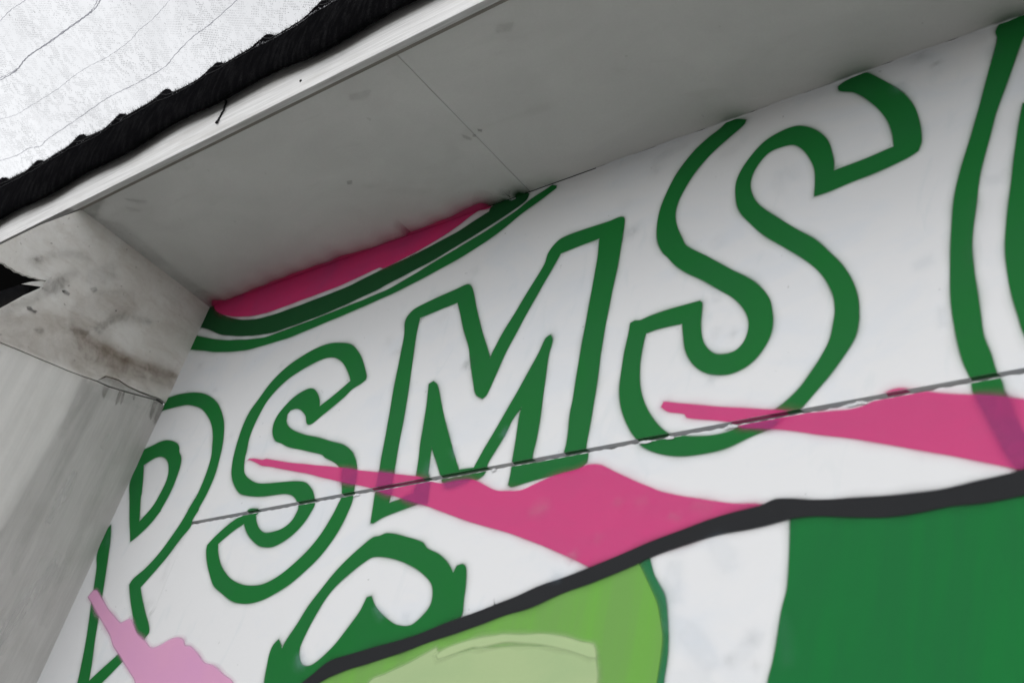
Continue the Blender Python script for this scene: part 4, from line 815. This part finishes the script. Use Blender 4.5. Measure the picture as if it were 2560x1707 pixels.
for k_, (name, label, mat, alpha, layer, gap, cons) in enumerate(WALL_PAINT):
    rings = SMEAR if name == 'paint_smudge' else EDGE if mat in ('pale', 'palepink', 'purple') else RINGS
    bm, loops = paint_bm(cons, wp(layer + .12 * (k_ % 6)), alpha, rings, Vector((0, 1, 0)))
    cut(bm, (X0 - .003, 0, 0), (-1, 0, 0))
    cut(bm, (0, 0, HZ - .0014), (0, 0, 1))
    if gap:
        up = bm; low = bm.copy()
        cut(up, (0, 0, GT), (0, 0, -1))
        cut(low, (0, 0, GB - .0012), (0, 0, 1))
        # paint that ran onto the underside of the upper panel, inside the joint
        ivs = []
        zz = GT
        for l in loops:
            for a, b in zip(l, l[1:] + l[:1]):
                if (a.y - zz) * (b.y - zz) < 0:
                    ivs.append(a.x + (b.x - a.x) * (zz - a.y) / (b.y - a.y))
        ivs.sort()
        lay = up.verts.layers.float['cover']
        for a, b in zip(ivs[::2], ivs[1::2]):
            q = []
            for x, y, c in ((a, D, .9), (b, D, .9), (b + .004, D + .0105, .7), (a - .002, D + .0105, .7)):
                v = up.verts.new((x, y, GT - .0004 * layer)); v[lay] = c * alpha
                q.append(v)
            up.faces.new(q)
        me = bpy.data.meshes.new('low'); low.to_mesh(me); low.free()
        up.from_mesh(me); bpy.data.meshes.remove(me)
        bm = up
    bm_to_obj(name, bm, mat, wall, label)

# curled flakes of paint and torn board along the open joint
rnd = random.Random(4)
for x, w, h in ((-2.28, .022, .004), (-1.83, .014, .005),
                (-1.42, .03, .004), (-1.36, .02, .005), (-1.22, .03, .004), (-.96, .04, .004)):
    bm = bmesh.new()
    k = 9
    top = []; bot = []
    for i in range(k):
        s = i / (k - 1)
        xx = x + w * (s - .5)
        z0 = GB + rag(xx) - .0035
        top.append(bm.verts.new((xx, D - .0028 - .002 * rnd.random(), z0 + h * math.sin(math.pi * s) * (.5 + .5 * rnd.random()) + .002)))
        bot.append(bm.verts.new((xx, D - .0024, z0 - .0015)))
    for i in range(k - 1):
        bm.faces.new((top[i], top[i + 1], bot[i + 1], bot[i]))
    from_bm('paint_flake', bm, 'white_wall_paint', wall, 'torn white flake standing off the open joint')
    
# ---------------------------------------------------------------- eave: soffit boards, fascia, roof
eave = empty('roof_eave', (X0, FY, HZ), 'grey painted eave with flat soffit boards and brushed white fascia', 'eave')
SEAM = -1.1715 * D
sb1 = box('soffit_board', 'soffit_paint', eave, X0 - .002, SEAM - .0008, FY - .002, D - .0012, HZ, HZ + .009, .0005)
sb2 = box('soffit_board', 'soffit_paint', eave, SEAM + .0008, SEAM + 2.4, FY - .002, D - .0012, HZ + .0004, HZ + .0094, .0005)
box('soffit_board', 'soffit_paint', eave, SEAM + 2.4015, XR + .3, FY - .002, D - .0012, HZ, HZ + .009, .0005)
box('batten', 'dark_timber', eave, X0 - .002, XR, D - .06, D + .016, HZ + .0095, HZ + .05, .001)
box('batten', 'dark_timber', eave, SEAM - .03, SEAM + .03, FY + .03, D - .0605, HZ + .0098, HZ + .05, .001)
fas = box('fascia', 'brushed_white_timber', eave, X0 - 1.6, XR + .3, FY - .021, FY - .0025, HZ - .012, HZ + .305, .0012)
box('fascia_edge_strip', 'bare_timber', eave, X0 - 1.6, XR + .3, FY - .0023, FY + .010, HZ - .0045, HZ - .0004, .0005, 'bare brown strip between fascia and soffit')
# roof sheet with corrugations
bm = bmesh.new()
nx = 260
ra = []; rb = []
for i in range(nx + 1):
    x = X0 - 1.7 + (XR + 2.1 - X0) * i / nx
    z = .008 * math.sin(2 * math.pi * x / .076)
    ra.append(bm.verts.new((x, FY - .02, HZ + .33 + z))); rb.append(bm.verts.new((x, D + 3.2, HZ + .80 + z)))
for i in range(nx):
    bm.faces.new((ra[i], ra[i + 1], rb[i + 1], rb[i]))
from_bm('roof_sheet', bm, 'roof_sheet_metal', eave, None, True)
# nail head in the fascia and scuffs on the soffit
bm = bmesh.new()
bmesh.ops.create_cone(bm, cap_ends=True, segments=12, radius1=.004, radius2=.0035, depth=.003,
                      matrix=Matrix.Translation((NAIL[0], FY - .0222, CAMZ + NAIL[1])) @ Matrix.Rotation(math.pi / 2, 4, 'X'))
from_bm('nail_head', bm, 'dark_timber', eave)

def sp_(layer):
    z = HZ - .0002 * layer
    return lambda q: Vector((q[0], q[1], z))
for n_, (name, mat, alpha, cons) in enumerate(SOFFIT_MARKS):
    bm, _ = paint_bm(cons, sp_(1 + n_ * .5), alpha, SOFT, Vector((0, 0, 1)))
    cut(bm, (0, D - .0015, 0), (0, 1, 0))
    bm_to_obj(name, bm, mat, sb1 if cons[0][0][0] < SEAM else sb2, None)
for n_, (name, mat, alpha, cons) in enumerate(SOFFIT_PAINT):
    bm, _ = paint_bm(cons, sp_(8 + n_), alpha, SPRAY, Vector((0, 0, 1)))
    cut(bm, (0, D - .0015, 0), (0, 1, 0))
    cut(bm, (X0 + .001, 0, 0), (-1, 0, 0))
    bm_to_obj(name, bm, mat, sb1 if cons[0][0][0] < SEAM else sb2, 'spilled edge of the mural paint on the soffit')

# thin bead of caulk in the corner between wall and soffit
bm = bmesh.new()
x = -1.04 * D
pts = []
while x < XR:
    wob = .0011 * math.sin(x * 40) + .0008 * math.sin(x * 131)
    pts.append((x, max(.0004, .0026 + wob)))
    x += .02
rows = [[bm.verts.new((x, D - .0002, HZ - .0012 - w)), bm.verts.new((x, D - .0001 - w, HZ - .0006)), bm.verts.new((x, D - .0001, HZ - .0006))] for x, w in pts]
for a, b in zip(rows, rows[1:]):
    for k in range(3):
        bm.faces.new((a[k], b[k], b[(k + 1) % 3], a[(k + 1) % 3]))
from_bm('caulk_bead', bm, 'white_wall_paint', wall)

# ---------------------------------------------------------------- side wall on the left
side = empty('side_wall', (X0, D, 0), 'stained pale side wall with a cracked joint and dark broken hole', 'wall')
def rp(off=0.0):
    return lambda q: Vector((X0 + off, q[0], q[1]))
TH = Vector((-.012, 0, 0))
slab('side_panel', 'stained_side_paint', side, UPPER, rp(.002), TH, 'upper side panel stained brown with a broken corner')
slab('side_panel', 'side_wall_paint', side, LOWER, rp(0), TH, 'lower side panel with grey damp streaks')
slab('filler_strip', 'grey_filler', side, FILLER, rp(.0028), TH, 'lifted grey strip of filler along the crack')
slab('broken_flake', 'side_wall_paint', side, FLAKE, rp(-.004), Vector((-.004, 0, 0)), 'pale splinter across the dark hole')
slab('dark_board', 'dark_timber', side, BOARD, rp(-.022), Vector((-.02, 0, 0)), 'dark board behind the broken hole')
bm = bmesh.new()
def quad(*p):
    bm.faces.new([bm.verts.new(q) for q in p])
ya, yb = FY - .0027, D
za, zb_, xa = 0.0, HZ - .014, X0 - 1.6
quad((xa, ya, za), (xa, yb, za), (xa, yb, zb_), (xa, ya, zb_))
quad((xa, ya, zb_), (xa, yb, zb_), (X0 - .013, yb, zb_), (X0 - .013, ya, zb_))
quad((xa, ya, za), (xa, ya, zb_), (X0 - .013, ya, zb_), (X0 - .013, ya, za))
quad((xa, yb, za), (xa, yb, zb_), (X0 - .013, yb, zb_), (X0 - .013, yb, za))
from_bm('cavity_dark_shell', bm, 'void_darkness', side)  # added black shell; its colour stands in for the shade inside the hole
# crack backing so that the crack between the panels reads dark
slab('crack_backing', 'void_darkness', side, BACK, rp(-.0135), Vector((-.01, 0, 0)))
for n_, (name, mat, alpha, cons) in enumerate(SIDE_MARKS):
    bm, _ = paint_bm(cons, rp((.0022 if max(p[1] for p in cons[0]) > CAMZ + 1.0 * D else .0002) + .00015 * n_), alpha, SPRAY if mat == 'rust' else SOFT, Vector((-1, 0, 0)))
    cut(bm, (0, D - .0004, 0), (0, 1, 0))
    bm_to_obj(name, bm, mat, side, None)

# ---------------------------------------------------------------- shade net over the yard
NZ = HZ + .297
net = empty('shade_net', (X0, FY - .05, NZ), 'black knitted shade net stretched from the fascia, sky glowing through', 'shade net')
rnd = random.Random(7)
HY, HC, HA, HB = FY - .046, HZ + .203, .021, .100   # hem: centre y, centre z, half depth, half height
def hem_pt(x, q):
    puff = 1 + .10 * math.sin(x * 5.1) + .07 * math.sin(x * 13.7 + 1) + (.25 * max(0, min(1, (-3.45 - x) / .5)))
    wr = .0012 * math.sin(x * 23 + 4 * math.sin(q * 2)) * math.sin(x * 7.3) + .0005 * math.sin(x * 149 + q * 3)
    top = math.exp(-((q - 1.93) / .5) ** 2)
    pk = sum(math.exp(-(((x - p) if x < p else (x - p) * 1.9) / .042) ** 2) for p in PUCKER)
    e = wr + .020 * top * pk
    return Vector((x, HY + math.cos(q) * (HA * puff + e), HC + math.sin(q) * (HB * puff + e)))
bm = bmesh.new()
ns = 28
rows = []
x = X0 - 1.5
while x < XR:
    rows.append([bm.verts.new(hem_pt(x, 2 * math.pi * k / ns)) for k in range(ns)])
    x += .008
for a, b in zip(rows, rows[1:]):
    for k in range(ns):
        bm.faces.new((a[k], b[k], b[(k + 1) % ns], a[(k + 1) % ns]))
hem = from_bm('hem', bm, 'black_knitted_hem', net, 'thick black gathered hem tied along the fascia', True)
# stitched seam lines running along the hem
for q, r in ((2.35, .0016), (2.62, .0013)):
    bm = bmesh.new()
    pts = []
    x = X0 - 1.4
    while x < XR:
        p = hem_pt(x, q + .05 * math.sin(x * 3))
        pts.append(p + Vector((0, -.001, -.0005)) + Vector((0, 0, .0012 * math.sin(x * 700))))
        x += .0062
    tube_bm(bm, pts, r, 4)
    from_bm('hem_stitching', bm, 'black_thread', hem, None, True)
# pale stitches showing on the hem
bm = bmesh.new()
for i in range(240):
    x = rnd.uniform(-2.6, -1.9) if rnd.random() < .75 else rnd.uniform(-4.0, -1.7)
    q = 2.5 + rnd.gauss(0, .035)
    p = hem_pt(x, q) + Vector((0, -.0012, -.0006)); p2 = hem_pt(x + .003, q + .05) + Vector((0, -.0012, -.0006))
    tube_bm(bm, [p, p2], .0006, 3)
o = from_bm('pale_stitches', bm, 'pale_thread', hem)
o['kind'] = 'stuff'
# frayed yarn ends standing up along the hem's top edge
bm = bmesh.new()
x = X0 - 1.3
while x < -1.6:
    q = rnd.uniform(1.6, 2.3)
    p = hem_pt(x, q)
    d = Vector((rnd.uniform(-.25, .5), -.75, .45)).normalized()
    L = rnd.uniform(.002, .009) if rnd.random() < .94 else rnd.uniform(.010, .016)
    w = Vector((.0007, 0, 0))
    vs = [bm.verts.new(v) for v in (p - w, p + w, p + d * L + Vector((.0003, 0, 0)), p + d * L)]
    bm.faces.new(vs)
    x += rnd.uniform(.0008, .0026)
o = from_bm('frayed_yarn', bm, 'black_thread', hem)
o['kind'] = 'stuff'
# the net itself
bm = bmesh.new()
def netz(x, y):
    s = HY - y
    return NZ + .012 * math.sin(x * 3.1 + y * 2.0) * min(1, s * 3) + .03 * math.sin(y * .7) * min(1, max(0, s - .3)) + .004 * math.sin(x * 11 + y * 7) * min(1, s * 4)
nx, ny = 150, 110
x0n, x1n, y0n, y1n = -9.0, 7.0, HY, -7.0
rows = []
for j in range(ny + 1):
    s = (j / ny) ** 1.8
    y = y0n + (y1n - y0n) * s
    rows.append([bm.verts.new((x0n + (x1n - x0n) * i / nx, y, netz(x0n + (x1n - x0n) * i / nx, y))) for i in range(nx + 1)])
for a, b in zip(rows, rows[1:]):
    for i in range(nx):
        bm.faces.new((a[i], a[i + 1], b[i + 1], b[i]))
from_bm('net_sheet', bm, 'knitted_shade_cloth', net, None, True)
for pts, r in NET_YARN:
    P = [Vector((x, y, netz(x, y) - .003)) for x, y in pts]
    Q = []
    for i in range(len(P) - 1):
        p0, p1, p2, p3 = P[max(i - 1, 0)], P[i], P[i + 1], P[min(i + 2, len(P) - 1)]
        for s in range(10):
            t_ = s / 10
            Q.append(.5 * ((2 * p1) + (p2 - p0) * t_ + (2 * p0 - 5 * p1 + 4 * p2 - p3) * t_**2 + (3 * p1 - p0 - 3 * p2 + p3) * t_**3))
    Q.append(P[-1])
    Q = [p + Vector((0, .0008 * math.sin(i * 1.7), 0)) for i, p in enumerate(Q)]
    bm = bmesh.new()
    tube_bm(bm, Q, [r * (1 + .35 * math.sin(i * .9) * math.sin(i * .23)) for i in range(len(Q))], 5)
    from_bm('gathered_yarn', bm, 'bunched_net_yarn', net, None, True)
# loose thread dangling over the fascia
bm = bmesh.new()
P = [Vector((x, FY - .0245 - .002 * math.sin(i * 2), CAMZ + z)) for i, (x, z) in enumerate(THREAD)]
Q = []
for i in range(len(P) - 1):
    for s in range(8):
        Q.append(P[i].lerp(P[i + 1], s / 8) + Vector((.0012 * math.sin((i * 8 + s) * 1.3), 0, 0)))
Q.append(P[-1])
tube_bm(bm, Q, [.0028 + .0007 * math.sin(i * 1.9) + (.0014 if i > len(Q) - 4 else 0) for i in range(len(Q))], 6)
from_bm('loose_thread', bm, 'black_thread', net, 'black thread dangling over the white fascia', True)
